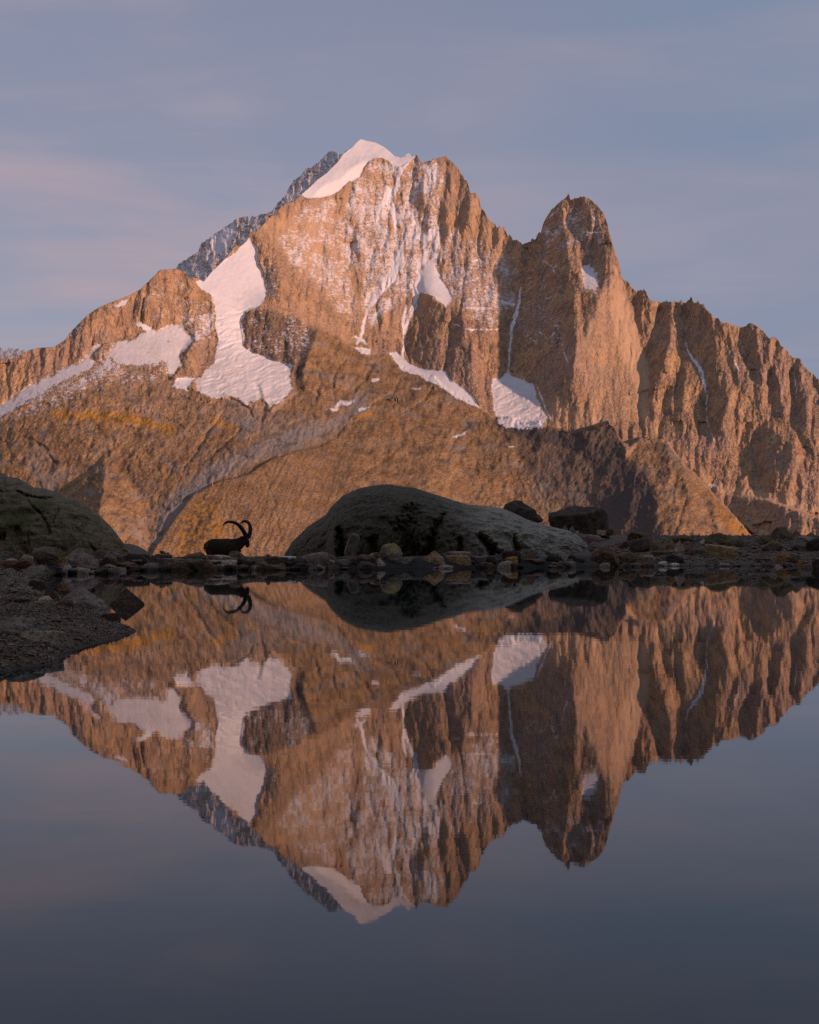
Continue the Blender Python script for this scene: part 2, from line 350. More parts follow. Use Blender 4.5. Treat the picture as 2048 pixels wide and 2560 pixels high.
COULOIR = [[(1020, 388, 22), (1010, 412, 18), (997, 440, 13), (994, 463, 14), (970, 498, 22), (980, 523, 18), (989, 550, 12), (992, 596, 9), (994, 623, 8), (983, 662, 9), (970, 693, 11), (945, 735, 14), (924, 766, 11), (914, 794, 9), (907, 832, 8), (893, 858, 9)],
           [(1004, 613, 8), (1001, 648, 20), (980, 693, 22), (945, 738, 16), (920, 775, 10), (900, 840, 6)],
           [(1027, 530, 8), (1035, 560, 14), (1040, 590, 16), (1062, 600, 12), (1066, 640, 12), (1064, 655, 14)],
           [(1062, 600, 20), (1080, 580, 20), (1088, 610, 18), (1084, 650, 12)],
           [(1050, 660, 14), (1040, 735, 16), (1036, 763, 14), (1020, 800, 12), (1012, 830, 9), (1011, 858, 7), (1006, 892, 7)],
           [(1018, 763, 8), (1008, 800, 9), (1011, 845, 7)], [(1098, 690, 8), (1112, 720, 9), (1124, 750, 10)],
           [(1101, 516, 3), (1100, 550, 4), (1095, 589, 5), (1105, 634, 5), (1097, 670, 4)],
           [(1150, 564, 4), (1143, 606, 5), (1133, 662, 4), (1126, 710, 4)],
           [(1303, 717, 4), (1300, 749, 8), (1290, 787, 11), (1279, 822, 8), (1274, 891, 6), (1272, 930, 6)],
           [(970, 470, 14), (955, 520, 10), (940, 560, 8)], [(1068, 420, 16), (1085, 445, 16), (1078, 480, 8)],
           [(1712, 850, 3), (1722, 883, 5), (1740, 905, 9), (1754, 930, 14), (1762, 965, 6), (1768, 1000, 4), (1766, 1050, 3), (1785, 1098, 3)],
           [(1830, 890, 4), (1850, 930, 5), (1846, 920, 4)], [(1984, 930, 4), (1990, 960, 4), (1992, 1000, 4)],
           [(1128, 808, 4), (1180, 826, 5), (1250, 823, 4)], [(1170, 770, 10), (1210, 772, 8), (1230, 770, 5)], [(1255, 755, 10), (1285, 762, 8)], [(1340, 960, 3), (1375, 1045, 5)],
           [(1150, 710, 5), (1185, 700, 6), (1205, 690, 6)], [(1180, 655, 7), (1195, 650, 7)], [(1180, 670, 4), (1175, 720, 4)],
           [(1355, 650, 4), (1380, 665, 5), (1388, 690, 3)], [(1456, 577, 3), (1475, 582, 5), (1512, 580, 4)], [(1485, 540, 5), (1492, 560, 5)],
           [(1336, 560, 3), (1370, 545, 5), (1400, 520, 4)], [(1366, 815, 3), (1400, 815, 5), (1372, 850, 4), (1350, 830, 5)], [(1330, 850, 5), (1345, 856, 5)], [(1405, 860, 4), (1412, 885, 6), (1418, 905, 5)]]
DUST = [  # thin snow caught on ledges: area, density
    ([(885, 440), (930, 400), (1000, 400), (1040, 400), (1105, 395), (1120, 440), (1110, 500), (1100, 560), (1115, 640), (1060, 700), (1000, 760), (930, 820), (900, 760), (905, 690), (850, 640), (850, 560), (860, 500)], .72),
    ([(760, 505), (850, 490), (870, 560), (880, 700), (900, 820), (860, 800), (800, 720), (720, 660), (690, 600)], .58),
    ([(1100, 560), (1300, 640), (1290, 760), (1220, 830), (1180, 800), (1120, 740), (1090, 690)], .50),
    ([(1350, 560), (1400, 510), (1480, 500), (1520, 570), (1510, 620), (1430, 620), (1360, 640)], .45), ([(1310, 620), (1400, 600), (1420, 720), (1430, 920), (1330, 930), (1290, 800)], .26),
    ([(1015, 740), (1110, 760), (1150, 900), (1060, 920), (1020, 880)], .18), ([(330, 745), (400, 680), (460, 690), (500, 760), (480, 800), (380, 815), (330, 800)], .36),
    ([(250, 770), (340, 740), (345, 800), (290, 850), (210, 880), (180, 870)], .22), ([(150, 860), (195, 811), (219, 787), (250, 770), (235, 800), (190, 840)], .6),
    ([(613, 781), (700, 772), (760, 800), (785, 830), (760, 915), (670, 890), (605, 860)], .40), ([(640, 620), (700, 680), (700, 760), (650, 740)], .45),
    ([(1590, 740), (1790, 760), (1900, 830), (1960, 900), (1900, 960), (1760, 950), (1640, 900)], .20), ([(430, 790), (520, 745), (540, 780), (536, 850), (480, 860), (440, 830)], .60),
    ([(20, 985), (230, 880), (330, 850), (460, 900), (430, 950), (260, 975), (40, 1050)], .46), ([(1440, 640), (1500, 640), (1500, 760), (1440, 740)], .3)]
SHADE = [  # faces turned to the left, away from the sun: area, slope
    ([(1050, 735), (1070, 738), (1088, 749), (1105, 766), (1123, 766), (1150, 777), (1157, 801), (1171, 822), (1178, 857), (1183, 900), (1150, 930), (1091, 925), (1059, 921), (1034, 903), (1012, 875), (1015, 863), (1029, 815), (1039, 787)], 1.22),
    ([(1349, 585), (1359, 550), (1380, 516), (1404, 500), (1411, 543), (1415, 596), (1422, 634), (1425, 665), (1422, 717), (1436, 752), (1446, 804), (1443, 843), (1436, 891), (1415, 940), (1352, 1008), (1335, 960), (1280, 935), (1283, 839), (1300, 794), (1307, 752), (1303, 717), (1310, 648), (1317, 613)], 1.22),
    ([(1280, 605), (1310, 612), (1310, 720), (1285, 780), (1282, 700)], 0.90),
    ([(1105, 520), (1123, 520), (1123, 589), (1108, 610)], 1.30), ([(1154, 523), (1168, 480), (1176, 523), (1168, 564), (1150, 585)], 1.37), ([(1116, 430), (1128, 439), (1123, 480)], 1.22),
    ([(1040, 470), (1060, 455), (1062, 520), (1046, 560)], 0.90), ([(1483, 615), (1507, 605), (1514, 639), (1514, 695), (1500, 718), (1497, 688), (1486, 656)], 1.37),
    ([(1448, 735), (1485, 738), (1500, 730), (1485, 790), (1462, 850), (1450, 800)], 1.10), ([(1440, 520), (1470, 512), (1480, 560), (1450, 600), (1425, 600)], 0.80),
    ([(1587, 725), (1608, 732), (1604, 778), (1608, 834), (1601, 834), (1590, 778)], 1.44),
    ([(1650, 775), (1674, 765), (1676, 806), (1676, 855), (1664, 890), (1643, 952), (1629, 1015), (1608, 1060), (1600, 1070), (1609, 987), (1620, 931), (1620, 883), (1643, 865), (1655, 823)], 1.44),
    ([(1685, 756), (1705, 752), (1698, 803), (1688, 796)], 1.30),
    ([(1716, 755), (1737, 750), (1758, 770), (1782, 789), (1785, 827), (1789, 869), (1782, 917), (1771, 950), (1754, 907), (1723, 883), (1716, 851)], 1.37),
    ([(1768, 980), (1796, 966), (1817, 973), (1831, 962), (1817, 1022), (1796, 1084), (1778, 1105), (1775, 1070), (1765, 1022)], 1.44),
    ([(1864, 815), (1876, 806), (1890, 834), (1897, 876), (1904, 917), (1893, 950), (1876, 917), (1865, 869)], 1.44),
    ([(1921, 893), (1935, 917), (1945, 952), (1952, 994), (1963, 1022), (1945, 1046), (1942, 987), (1928, 952)], 1.44),
    ([(1983, 905), (1998, 922), (2007, 963), (2010, 1015), (2020, 1063), (2018, 1097), (2001, 1057), (1991, 1004), (1987, 952)], 1.58),
    ([(2032, 945), (2048, 945), (2060, 1004), (2039, 975)], 1.30), ([(1883, 1072), (1918, 1067), (1982, 1111), (1977, 1156), (1947, 1224), (1908, 1224), (1903, 1175), (1883, 1136)], 1.37),
    ([(1982, 1057), (2006, 1047), (2036, 1136), (2016, 1121)], 1.44), ([(1669, 980), (1682, 960), (1680, 1004), (1680, 1060), (1669, 1022)], 1.44), ([(1700, 980), (1712, 960), (1712, 1010), (1702, 1030)], 1.15),
    ([(1810, 840), (1822, 830), (1836, 900), (1850, 950), (1838, 960), (1820, 900)], 1.08), ([(1740, 800), (1752, 790), (1756, 850), (1746, 880)], 1.08), ([(2060, 960), (2085, 975), (2080, 1080), (2066, 1060)], 1.30),
    ([(1850, 1090), (1868, 1060), (1872, 1130), (1860, 1170), (1850, 1140)], 1.30), ([(1395, 850), (1404, 810), (1420, 880), (1415, 960), (1400, 990)], 1.40),
    ([(613, 781), (649, 767), (673, 772), (700, 775), (734, 782), (752, 806), (760, 830), (750, 870), (735, 915), (710, 907), (670, 891), (633, 879), (609, 866), (613, 834), (601, 806)], 1.08),
    ([(762, 815), (795, 826), (774, 883), (758, 927), (762, 976), (734, 956), (746, 895), (754, 858)], 1.51),
    ([(1431, 1080), (1485, 1064), (1515, 1050), (1541, 1066), (1566, 1136), (1550, 1175), (1515, 1195), (1475, 1165), (1446, 1131), (1421, 1111), (1372, 1097), (1320, 1072)], 0.55),
    ([(1564, 1150), (1613, 1175), (1638, 1210), (1642, 1244), (1638, 1308), (1645, 1345), (1460, 1300), (1505, 1234), (1544, 1180)], 0.45), ([(1500, 1200), (1548, 1172), (1520, 1230), (1480, 1280), (1462, 1280)], 1.10),
    ([(264, 1145), (179, 1187), (120, 1230), (183, 1290), (243, 1300), (258, 1240), (267, 1185)], 0.12), ([(285, 1165), (345, 1222), (400, 1300), (345, 1390), (430, 1290), (520, 1205), (620, 1130), (480, 1100), (380, 1130)], 0.75), ([(120, 1230), (60, 1190), (120, 1150), (200, 1150), (240, 1160)], 0.40), ([(150, 862), (195, 805), (219, 780), (250, 765), (238, 800), (195, 838)], 1.15),
    ([(478, 840), (487, 852), (464, 890), (448, 896), (455, 870)], 1.30), ([(349, 724), (356, 735), (345, 790), (330, 800), (336, 750)], 1.20), ([(1020, 815), (1045, 770), (1030, 850), (1012, 870)], 1.20),
    ([(945, 790), (960, 765), (962, 800), (950, 830)], 1.30), ([(880, 620), (890, 560), (905, 580), (900, 650)], 0.90), ([(812, 640), (825, 625), (835, 680), (825, 690)], 0.90), ([(1040, 714), (1058, 690), (1066, 735), (1046, 731)], 1.20),
    ([(1020, 470), (1032, 440), (1040, 480), (1030, 520)], 1.10), ([(1060, 560), (1072, 540), (1078, 575), (1066, 590)], 1.00), ([(1240, 680), (1252, 640), (1262, 690), (1250, 720)], 1.10), ([(1275, 1080), (1330, 1066), (1372, 1100), (1350, 1110)], 1.20),
    ([(1690, 1180), (1712, 1160), (1722, 1220), (1705, 1250)], 1.10), ([(1770, 1290), (1785, 1270), (1800, 1330), (1780, 1340)], 1.10), ([(640, 620), (660, 690), (668, 730), (690, 750), (700, 700), (665, 640)], 1.00), ([(470, 1330), (560, 1240), (500, 1350), (460, 1400)], 0.60)]
LIT = [  # faces turned to the sun
    ([(1440, 750), (1500, 740), (1550, 690), (1585, 740), (1600, 850), (1625, 930), (1610, 1060), (1560, 1080), (1460, 1050), (1430, 950), (1450, 850)], .75), ([(1530, 620), (1556, 700), (1590, 800), (1625, 930), (1580, 900), (1530, 780)], .6),
    ([(1160, 830), (1190, 850), (1235, 1030), (1200, 1010), (1180, 930)], .9), ([(640, 580), (760, 500), (850, 540), (880, 700), (900, 800), (830, 760), (720, 690)], .35), ([(1175, 485), (1192, 487), (1204, 530), (1190, 560), (1178, 540)], 1.0),
    ([(1126, 405), (1160, 450), (1165, 500), (1140, 560), (1126, 500)], .8), ([(268, 1150), (310, 1185), (340, 1240), (320, 1300), (265, 1300), (272, 1220)], .15), ([(770, 880), (800, 830), (880, 870), (980, 900), (1040, 960), (900, 1000), (780, 1000)], .45),
    ([(1645, 1230), (1700, 1150), (1760, 1220), (1890, 1345), (1700, 1380), (1650, 1340)], .55), ([(360, 690), (440, 680), (510, 760), (480, 800), (370, 810)], .5), ([(240, 790), (330, 760), (330, 830), (220, 880), (150, 900), (60, 930), (0, 930), (60, 880), (170, 860)], .5),
    ([(1086, 655), (1118, 715), (1131, 745), (1117, 768), (1078, 738)], .7), ([(430, 690), (500, 720), (515, 755), (480, 780)], .6), ([(490, 850), (520, 850), (525, 900), (490, 930), (460, 945)], .9), ([(640, 768), (740, 775), (850, 840), (880, 866), (900, 820), (760, 730), (670, 740)], .5)]

# --- second-order areas: what covers the slopes
LOW = [(-170, 1110), (0, 1050), (120, 996), (250, 955), (330, 920), (420, 945), (500, 985), (560, 1000), (680, 1030), (735, 985), (740, 915), (765, 830), (795, 822), (843, 842), (880, 868), (949, 893), (975, 892), (1006, 922), (1046, 934), (1087, 944), (1107, 967), (1140, 991), (1201, 1019), (1233, 1050), (1274, 1046), (1347, 1058), (1436, 1082), (1505, 1060), (1540, 1072), (1566, 1141),
       (1601, 1100), (1667, 1108), (1692, 1138), (1721, 1177), (1746, 1197), (1790, 1246), (1839, 1295), (1900, 1360), (1940, 1460), (-170, 1460)]
HILL = [(734, 918), (750, 865), (762, 820), (795, 818), (819, 824), (843, 840), (876, 860), (900, 872), (949, 890), (973, 889), (1006, 919), (1046, 931), (1087, 941), (1107, 964), (1140, 988), (1201, 1016), (1237, 1048), (1274, 1043), (1298, 1059), (1347, 1055), (1372, 1067), (1436, 1079), (1485, 1070), (1505, 1058), (1524, 1057), (1539, 1071), (1551, 1104), (1575, 1110),
        (1601, 1097), (1640, 1098), (1667, 1106), (1692, 1136), (1721, 1175), (1746, 1195), (1790, 1244), (1839, 1293), (1886, 1345), (1940, 1400), (1980, 1460), (600, 1460), (700, 1300), (790, 1130), (868, 1064), (800, 1050), (745, 990)]
MORAINE = [(330, 1460), (372, 1392), (400, 1350), (442, 1288), (467, 1256), (487, 1232), (507, 1224), (544, 1203), (590, 1195), (625, 1183), (657, 1159), (681, 1146), (700, 1142), (754, 1124), (799, 1118), (843, 1094), (860, 1073), (868, 1061), (945, 1052), (1010, 1078), (1100, 1115), (1250, 1180), (1400, 1290), (1480, 1460)]
RMOR = [(1770, 1219), (1839, 1239), (1913, 1247), (1962, 1264), (2026, 1288), (2060, 1296), (2230, 1330), (2230, 1460), (1980, 1460), (1918, 1370), (1839, 1293)]
D0 = f.points([(-100, 900, 7600), (390, 680, 7500), (600, 620, 8000), (560, 800, 7600), (560, 1000, 7100), (200, 1050, 6800), (100, 1250, 6200), (300, 1350, 5900), (905, 350, 9300), (1120, 400, 9100), (900, 600, 8800), (1000, 850, 8300), (1300, 620, 8700), (1290, 1000, 7900), (1450, 500, 8500), (1450, 1000, 7800),
               (1730, 760, 8000), (1700, 1100, 7300), (2040, 950, 7600), (2000, 1250, 6700), (2000, 1400, 6000), (800, 830, 8100), (1000, 1000, 7300), (1240, 1060, 7100), (1520, 1070, 6900), (700, 1200, 5900), (1000, 1250, 5800), (1650, 1150, 6700), (1700, 1350, 5900), (1000, 1430, 5300), (300, 1430, 5500)])
low = f.poly(LOW, 6, 1.2); HILL = sum([[(x_ * (1 - u_) + x2_ * u_, y_ * (1 - u_) + y2_ * u_ + (3.2 if x_ > 1150 else 1.8) * float(pn(np.array([(x_ + 40 * u_) / 6.1]), np.array([y_ * .1 + .3]), 5)[0] + pn(np.array([(x_ + 40 * u_) / 2.3]), np.array([.6]), 6)[0]) * (800 < x_ < 1720)) for u_ in (0, .2, .4, .6, .8)] for (x_, y_), (x2_, y2_) in zip(HILL, HILL[1:] + HILL[:1])], [])
hill = f.poly(HILL, 2, .8); mor = f.poly(MORAINE, 2, .5); rmor = f.poly(RMOR, 3, .4)
snow = np.zeros(X.shape)
thick = np.zeros(X.shape)
for i, (pts, fe, wp) in enumerate(SNOW):
    v = f.poly(pts, fe * (2.2 if i in (0, 1) else 4.5), wp * 2.0)
    if i == 9: v = v * np.clip(.74 + .55 * fbm((X + .5 * Y) / 10, (Y - .3 * X) / 44, 131, 4, .65), 0, 1)
    if i == 8: v = v * np.clip(1.25 - .55 * sstep(880, 1030, Y) + .55 * fbm(X / 22, Y / 9, 132, 4, .65), 0, 1)
    if i == 3: v = v * np.clip(.8 + .6 * fbm((X + Y) / 8, (Y - X) / 20, 133, 4, .65), 0, 1)
    if i == 2: v = v * np.clip(1.0 + .55 * fbm(X / 26, Y / 8, 134, 4, .65), 0, 1)
    snow = np.maximum(snow, v); thick = np.maximum(thick, f.poly(pts, fe, wp * 1.3))
for pts in COULOIR: snow = np.maximum(snow, np.clip(.72 + .5 * fbm((X + .3 * Y) / 7, Y / 30, 88, 3), 0, 1) * f.stroke(pts, .9, 3.5))
dens = np.zeros(X.shape)
for pts, d in DUST: dens = np.maximum(dens, d * f.poly(pts, 18, 2))
shade = np.zeros(X.shape); lit = np.zeros(X.shape)
for pts, d in SHADE: shade = np.maximum(shade, d * f.poly(pts, 3.5, .8))
for pts, d in LIT: lit = np.maximum(lit, d * f.poly(pts, 10, 1))
cliff = (1 - low) * (1 - thick)

# --- slopes wanted, then the relief that has them
sl = 0.12 * fbm(X / 90, Y / 160, 3, 2) * 60
xw = X + sl + 10 * fbm(X / 60, Y / 60, 8, 3)
rib = ridged(xw / 46, Y / 190, 21, 5, .58)                       # buttresses and gullies, upright
rib2 = ridged((X + .35 * Y) / 30, (Y - .2 * X) / 110, 22, 4, .55)   # slanting slabs
rough = fbm(X / 22, Y / 26, 33, 5, .62)
leftslope = sstep(1150, 300, X) * low
diag = ridged((X + .75 * Y) / 40, (Y - .5 * X) / 170, 24, 5, .55)
p = 0.12 + lit - shade * (0.9 + 0.85 * np.clip(rib, -1, 1) * cliff + 0.25 * rough)
q = 0.45 * cliff + 1.15 * low + 0.9 * thick
q = np.where(thick * (1 - low) > .5, 1.5, q)
cap = f.poly([(812, 460), (850, 448), (882, 418), (905, 405), (925, 398), (915, 425), (901, 446), (883, 456), (852, 480), (817, 494), (775, 500)], 4, .5)
q = q * (1 - cap) + .25 * cap; p = p + .35 * cap + thick * .35 * fbm(X / 60, Y / 45, 56, 3)
q += thick * .5 * fbm(X / 70, Y / 30, 57, 3)
q += 0.35 * fbm(X / 70, Y / 40, 55, 4, .6) * cliff
D = f.solve(p, q, D0, 7800, 1500)
knolls = fbm(X / 110, Y / 60, 61, 5, .55)
fx_ = X + sl * .6 + 5 * fbm(X / 18, Y / 22, 28, 3, .6); fy_ = Y + 6 * fbm(X / 20, Y / 20, 29, 3, .6)
big = facet((fx_ + .06 * Y) / 34, (fy_ + .2 * X) / 130, 401, 1.2); mid = facet((fx_ + .12 * Y) / 14, fy_ / 62, 402, 1.5); tiny = facet((fx_ - .14 * Y) / 7.5, fy_ / 30, 403, 1.7); mic = facet((fx_ + .25 * Y) / 5.0, fy_ / 12, 404, 2.0)
slab = np.maximum(f.poly([(1480, 640), (1560, 700), (1625, 930), (1610, 1060), (1500, 1040), (1440, 900)], 20), .9 * f.poly([(640, 745), (700, 755), (800, 800), (890, 868), (870, 872), (790, 826), (734, 782), (660, 772)], 8, 1))
D += cliff * (1 - .55 * slab) * (9 * rib + 4 * rib2 + 4 * rough + 30 * big + 15 * mid + 7.5 * tiny + 3.2 * mic)
knob = facet(fx_ / 26, fy_ / 22, 405); knob2 = facet(fx_ / 10, fy_ / 9, 406)
rug = .25 + .9 * sstep(-.15, .3, fbm(X / 130, Y / 60, 62, 3))
smooth_mor = np.maximum(mor * sstep(1000, 760, X), rmor)
D += low * (1 - smooth_mor) * (16 * knolls + 13 * rough + 5 * diag) + low * (5 * ridged((X + .4 * Y + 20 * knolls) / 22, (Y - .4 * X) / 110, 63, 4, .6) + 2.0 * fbm(X / 5.5, Y / 4.5, 64, 3, .7)) + low * (1 - smooth_mor) * rug * (15 * knob + 7 * knob2) + smooth_mor * (2.6 * ridged((X + .55 * Y) / 16, (Y - .3 * X) / 160, 71, 3) + 2.6 * rough)
D += thick * (5 * fbm(X / 80, Y / 50, 81, 3) + 2.2 * fbm(X / 14, Y / 9, 82, 4) )
ice = f.poly([(520, 790), (620, 770), (620, 860), (740, 920), (730, 1000), (660, 1030), (490, 980), (500, 910)], 14, 1) + f.poly([(1230, 955), (1340, 965), (1370, 1050), (1290, 1080), (1235, 1040)], 8, 1)
D -= thick * ice * 11 * ridged(X / 44 + .5 * fbm(X / 40, Y / 40, 5), (Y + .25 * X + 8 * fbm(X / 30, Y / 20, 6)) / 11, 84, 3)
# ridges that stand clear in front of what is behind them
hill = np.maximum(hill, mor)
D -= hill * (40 * sstep(800, 1150, X) + 150 * sstep(1150, 1500, X)) * sstep(2000, 1700, X)
D -= mor * 30 * sstep(1060, 560, X)
def tent(pts, factor, lean=0.0):
    d, par, _ = seg_dist(X + 1.6 * f.wx, Y + 1.6 * f.wy, [q_[:2] for q_ in pts], False)
    wd = np.interp(par, np.arange(len(pts)), [q_[2] for q_ in pts])
    return factor * np.maximum(wd - d, 0) * sstep(0, 1, np.minimum(1, (wd - d) / (wd * .25 + 1e-6)).clip(0))
D -= tent([(262, 1146, 6), (264, 1165, 30), (262, 1200, 72), (255, 1250, 112), (243, 1310, 140), (235, 1400, 150)], 2.0)
D -= tent([(1545, 1090, 10), (1566, 1140, 26), (1608, 1178, 56), (1636, 1225, 84), (1642, 1290, 96), (1640, 1400, 100)], .38)
D -= tent([(1690, 1150, 8), (1712, 1200, 30), (1725, 1260, 46), (1735, 1340, 60)], .9) + tent([(1700, 1190, 6), (1690, 1240, 22), (1680, 1340, 40)], .8)
D -= tent([(1665, 1115, 8), (1675, 1170, 26), (1668, 1240, 40)], .7) + tent([(1760, 1225, 6), (1780, 1275, 24), (1800, 1340, 34)], .8) + tent([(1590, 1180, 6), (1580, 1240, 24), (1560, 1320, 36)], .7) + tent([(1545, 1120, 6), (1520, 1170, 22), (1490, 1230, 26)], .6) + tent([(1480, 1075, 6), (1470, 1110, 22), (1440, 1150, 26)], .6)
for pts in ([(520, 1006, 8), (470, 1070, 34), (400, 1120, 44), (330, 1150, 20)], [(650, 1052, 8), (600, 1100, 34), (540, 1150, 30)], [(240, 1000, 8), (170, 1060, 40), (80, 1120, 50), (0, 1170, 40)], [(1000, 1005, 8), (930, 1080, 50), (880, 1180, 60)], [(1150, 1015, 8), (1120, 1100, 46), (1060, 1220, 60)],
            [(860, 900, 8), (840, 960, 34), (800, 1040, 36)], [(960, 922, 8), (950, 970, 34), (900, 1040, 34)], [(370, 990, 8), (320, 1050, 34), (240, 1100, 36)], [(1060, 960, 8), (1050, 1000, 30), (1010, 1050, 36)], [(1290, 1075, 8), (1260, 1140, 40), (1220, 1220, 50)]):
    D -= tent(pts, .34)
D -= rmor * 160 * sstep(1800, 2060, X)
for pts, dep in (([(440, 985, 4), (490, 1004, 5), (525, 1008, 6), (570, 996, 4), (600, 1006, 6), (625, 1030, 7), (640, 1050, 5)], 16), ([(560, 1030, 4), (520, 1080, 6), (490, 1130, 6), (455, 1180, 5)], 14), ([(600, 1075, 6), (560, 1110, 5), (520, 1150, 6)], 12), ([(330, 1130, 5), (300, 1160, 6), (290, 1180, 4)], 10),
                 ([(60, 1090, 5), (110, 1120, 8), (140, 1160, 6)], 12), ([(150, 1010, 4), (260, 1010, 5), (400, 1040, 5), (470, 1075, 4)], 12), ([(0, 1080, 5), (120, 1060, 5), (220, 1075, 6), (330, 1070, 5)], 10), ([(640, 960, 8), (660, 1010, 10), (655, 1050, 6)], 10), ([(860, 900, 5), (830, 950, 8), (835, 1000, 6)], 14), ([(930, 910, 5), (910, 950, 8), (880, 980, 6)], 14),
                 ([(1000, 950, 5), (980, 985, 8), (930, 1010, 6)], 12), ([(1080, 970, 5), (1060, 1000, 7), (1010, 1030, 6)], 12), ([(790, 900, 6), (800, 960, 8), (790, 1000, 6)], 14), ([(1170, 1060, 6), (1130, 1110, 8), (1120, 1150, 6)], 10), ([(1000, 1120, 6), (930, 1170, 8), (880, 1200, 6)], 10), ([(1720, 1240, 5), (1700, 1290, 8), (1690, 1330, 5)], 12), ([(560, 1235, 3), (575, 1300, 4), (590, 1370, 4)], 5), ([(660, 1180, 3), (690, 1270, 4), (700, 1350, 4)], 5)):
    D += dep * f.stroke(pts, 1.6, 5)
D -= 14 * f.poly([(613, 779), (649, 766), (673, 769), (734, 777), (762, 805), (795, 822), (785, 900), (735, 918), (670, 891), (633, 879), (609, 866), (601, 806)], 2, .4)

# --- thin snow lies where the rock is less steep
dz = -np.gradient(D, axis=0) / (f.step * 7800 / F)
led = np.clip((dz - .3) / 1.6, -1, 1)
dust = dens * (.92 + 1.25 * fbm((X + .3 * Y) / 34, (Y - .2 * X) / 40, 92, 5, .62) + .5 * fbm((X + .4 * Y) / 10, Y / 8, 91, 3, .6)) + .30 * led * sstep(0, .3, dens) - .02
dust = np.where(dens > .01, dust, -1.0)
snow *= 1 - .8 * thick * sstep(.25, .5, fbm(X / 18, Y / 30, 95, 4, .6) + .9 * f.poly([(60, 1000), (260, 895), (330, 915), (420, 900), (440, 945), (250, 960), (120, 1000), (0, 1050)], 14, 1.5) - .35)
snow *= 1 - .85 * f.stroke([(507, 735, 10), (526, 770, 20), (530, 830, 24), (520, 900, 34), (500, 930, 20)], 1.2, 7)
dirt = np.clip(f.poly([(490, 900), (540, 880), (735, 920), (735, 1000), (660, 1035), (500, 990)], 20, 1.5) * .55 + .55 * f.poly([(0, 1020), (250, 880), (480, 830), (440, 940), (120, 1000), (0, 1050)], 14, 1.2) + f.poly([(1230, 970), (1340, 985), (1370, 1060), (1240, 1060)], 10, 1) * .8, 0, 1) * (.55 + .9 * fbm(X / 30, Y / 8, 97, 4, .6))
dirt = np.maximum(dirt, .55 * sstep(.05, .4, fbm((X + Y) / 60, (Y - .3 * X) / 12, 99, 4, .6)) * thick * sstep(690, 760, Y))
dirt = np.maximum(dirt, .5 * sstep(.0, .3, fbm(X / 8, Y / 60, 98, 3)) * f.poly([(210, 860), (480, 810), (440, 940), (250, 960)], 20, 1))
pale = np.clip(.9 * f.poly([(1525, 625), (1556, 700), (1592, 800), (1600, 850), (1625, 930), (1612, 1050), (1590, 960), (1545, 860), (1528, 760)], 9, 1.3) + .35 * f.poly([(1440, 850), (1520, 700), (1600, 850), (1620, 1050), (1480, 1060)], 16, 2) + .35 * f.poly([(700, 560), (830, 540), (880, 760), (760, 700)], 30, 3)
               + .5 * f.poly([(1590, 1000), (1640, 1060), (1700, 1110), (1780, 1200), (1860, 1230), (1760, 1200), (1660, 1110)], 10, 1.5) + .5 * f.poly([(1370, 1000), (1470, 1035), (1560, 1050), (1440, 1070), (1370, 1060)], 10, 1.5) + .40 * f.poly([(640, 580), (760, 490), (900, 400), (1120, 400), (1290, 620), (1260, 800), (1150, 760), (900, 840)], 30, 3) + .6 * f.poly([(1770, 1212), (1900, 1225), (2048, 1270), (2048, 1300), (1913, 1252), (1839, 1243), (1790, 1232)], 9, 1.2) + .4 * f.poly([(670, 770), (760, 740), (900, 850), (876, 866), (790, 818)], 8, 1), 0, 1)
brown = np.clip(low * (1 - .55 * f.poly([(0, 1050), (250, 955), (420, 940), (560, 1000), (700, 1030), (640, 1090), (480, 1060), (250, 1030), (0, 1080)], 20, 2)) - .6 * rmor, 0, 1)
scree = np.clip(.55 * sstep(.05, .4, fbm((X + .3 * Y) / 80, (Y - .3 * X) / 34, 121, 4, .6)) * low * (1 - .7 * mor) + f.stroke([(400, 1395, 60), (430, 1290, 70), (520, 1190, 44), (640, 1130, 40), (790, 1085, 44), (860, 1050, 30), (900, 1010, 50)], 1.6, 14) * (1 - mor) * .85 + .35 * f.poly([(1380, 1120), (1470, 1170), (1500, 1230), (1440, 1290), (1340, 1260), (1330, 1170)], 25, 2) + .5 * f.poly([(90, 1180), (200, 1170), (140, 1220), (110, 1240)], 10, 1)
                + .45 * f.poly([(560, 1000), (700, 1030), (800, 1060), (700, 1110), (560, 1060)], 20, 2) + .8 * f.stroke([(345, 1390, 5), (352, 1340, 5), (330, 1310, 4), (280, 1302, 4)], .5, 2) + .8 * f.stroke([(335, 1330, 4), (365, 1290, 5), (420, 1240, 5), (500, 1190, 4)], .6, 2)
                + .45 * f.stroke([(330, 1185, 4), (360, 1225, 4), (330, 1230, 2)], .5, 2) + .8 * f.poly([(1900, 1320), (1880, 1300), (1840, 1290), (1930, 1350), (1910, 1350)], 4, .5), 0, 1)
rust = np.clip(.95 * f.poly([(450, 1300), (500, 1238), (545, 1262), (560, 1330), (562, 1400), (440, 1400)], 12, 2.5) * sstep(-.25, .1, fbm(X / 13, Y / 12, 112, 4, .6)) + .8 * f.stroke([(140, 1035, 20), (250, 1040, 26), (340, 1050, 22), (430, 1072, 10)], 2.2, 10) + .75 * f.stroke([(540, 1055, 14), (590, 1070, 14)], 1.5, 8) + .28 * sstep(.12, .45, fbm(X / 36, Y / 26, 101, 4, .6)) * low + .8 * f.stroke([(880, 1046, 12), (930, 1036, 9)], 1.2, 5)
               + .55 * f.poly([(1765, 1235), (1820, 1285), (1895, 1350), (1860, 1360), (1805, 1300)], 7, 1) + .8 * f.poly([(530, 1300), (548, 1320), (550, 1345), (530, 1340)], 4, .6), 0, 1)
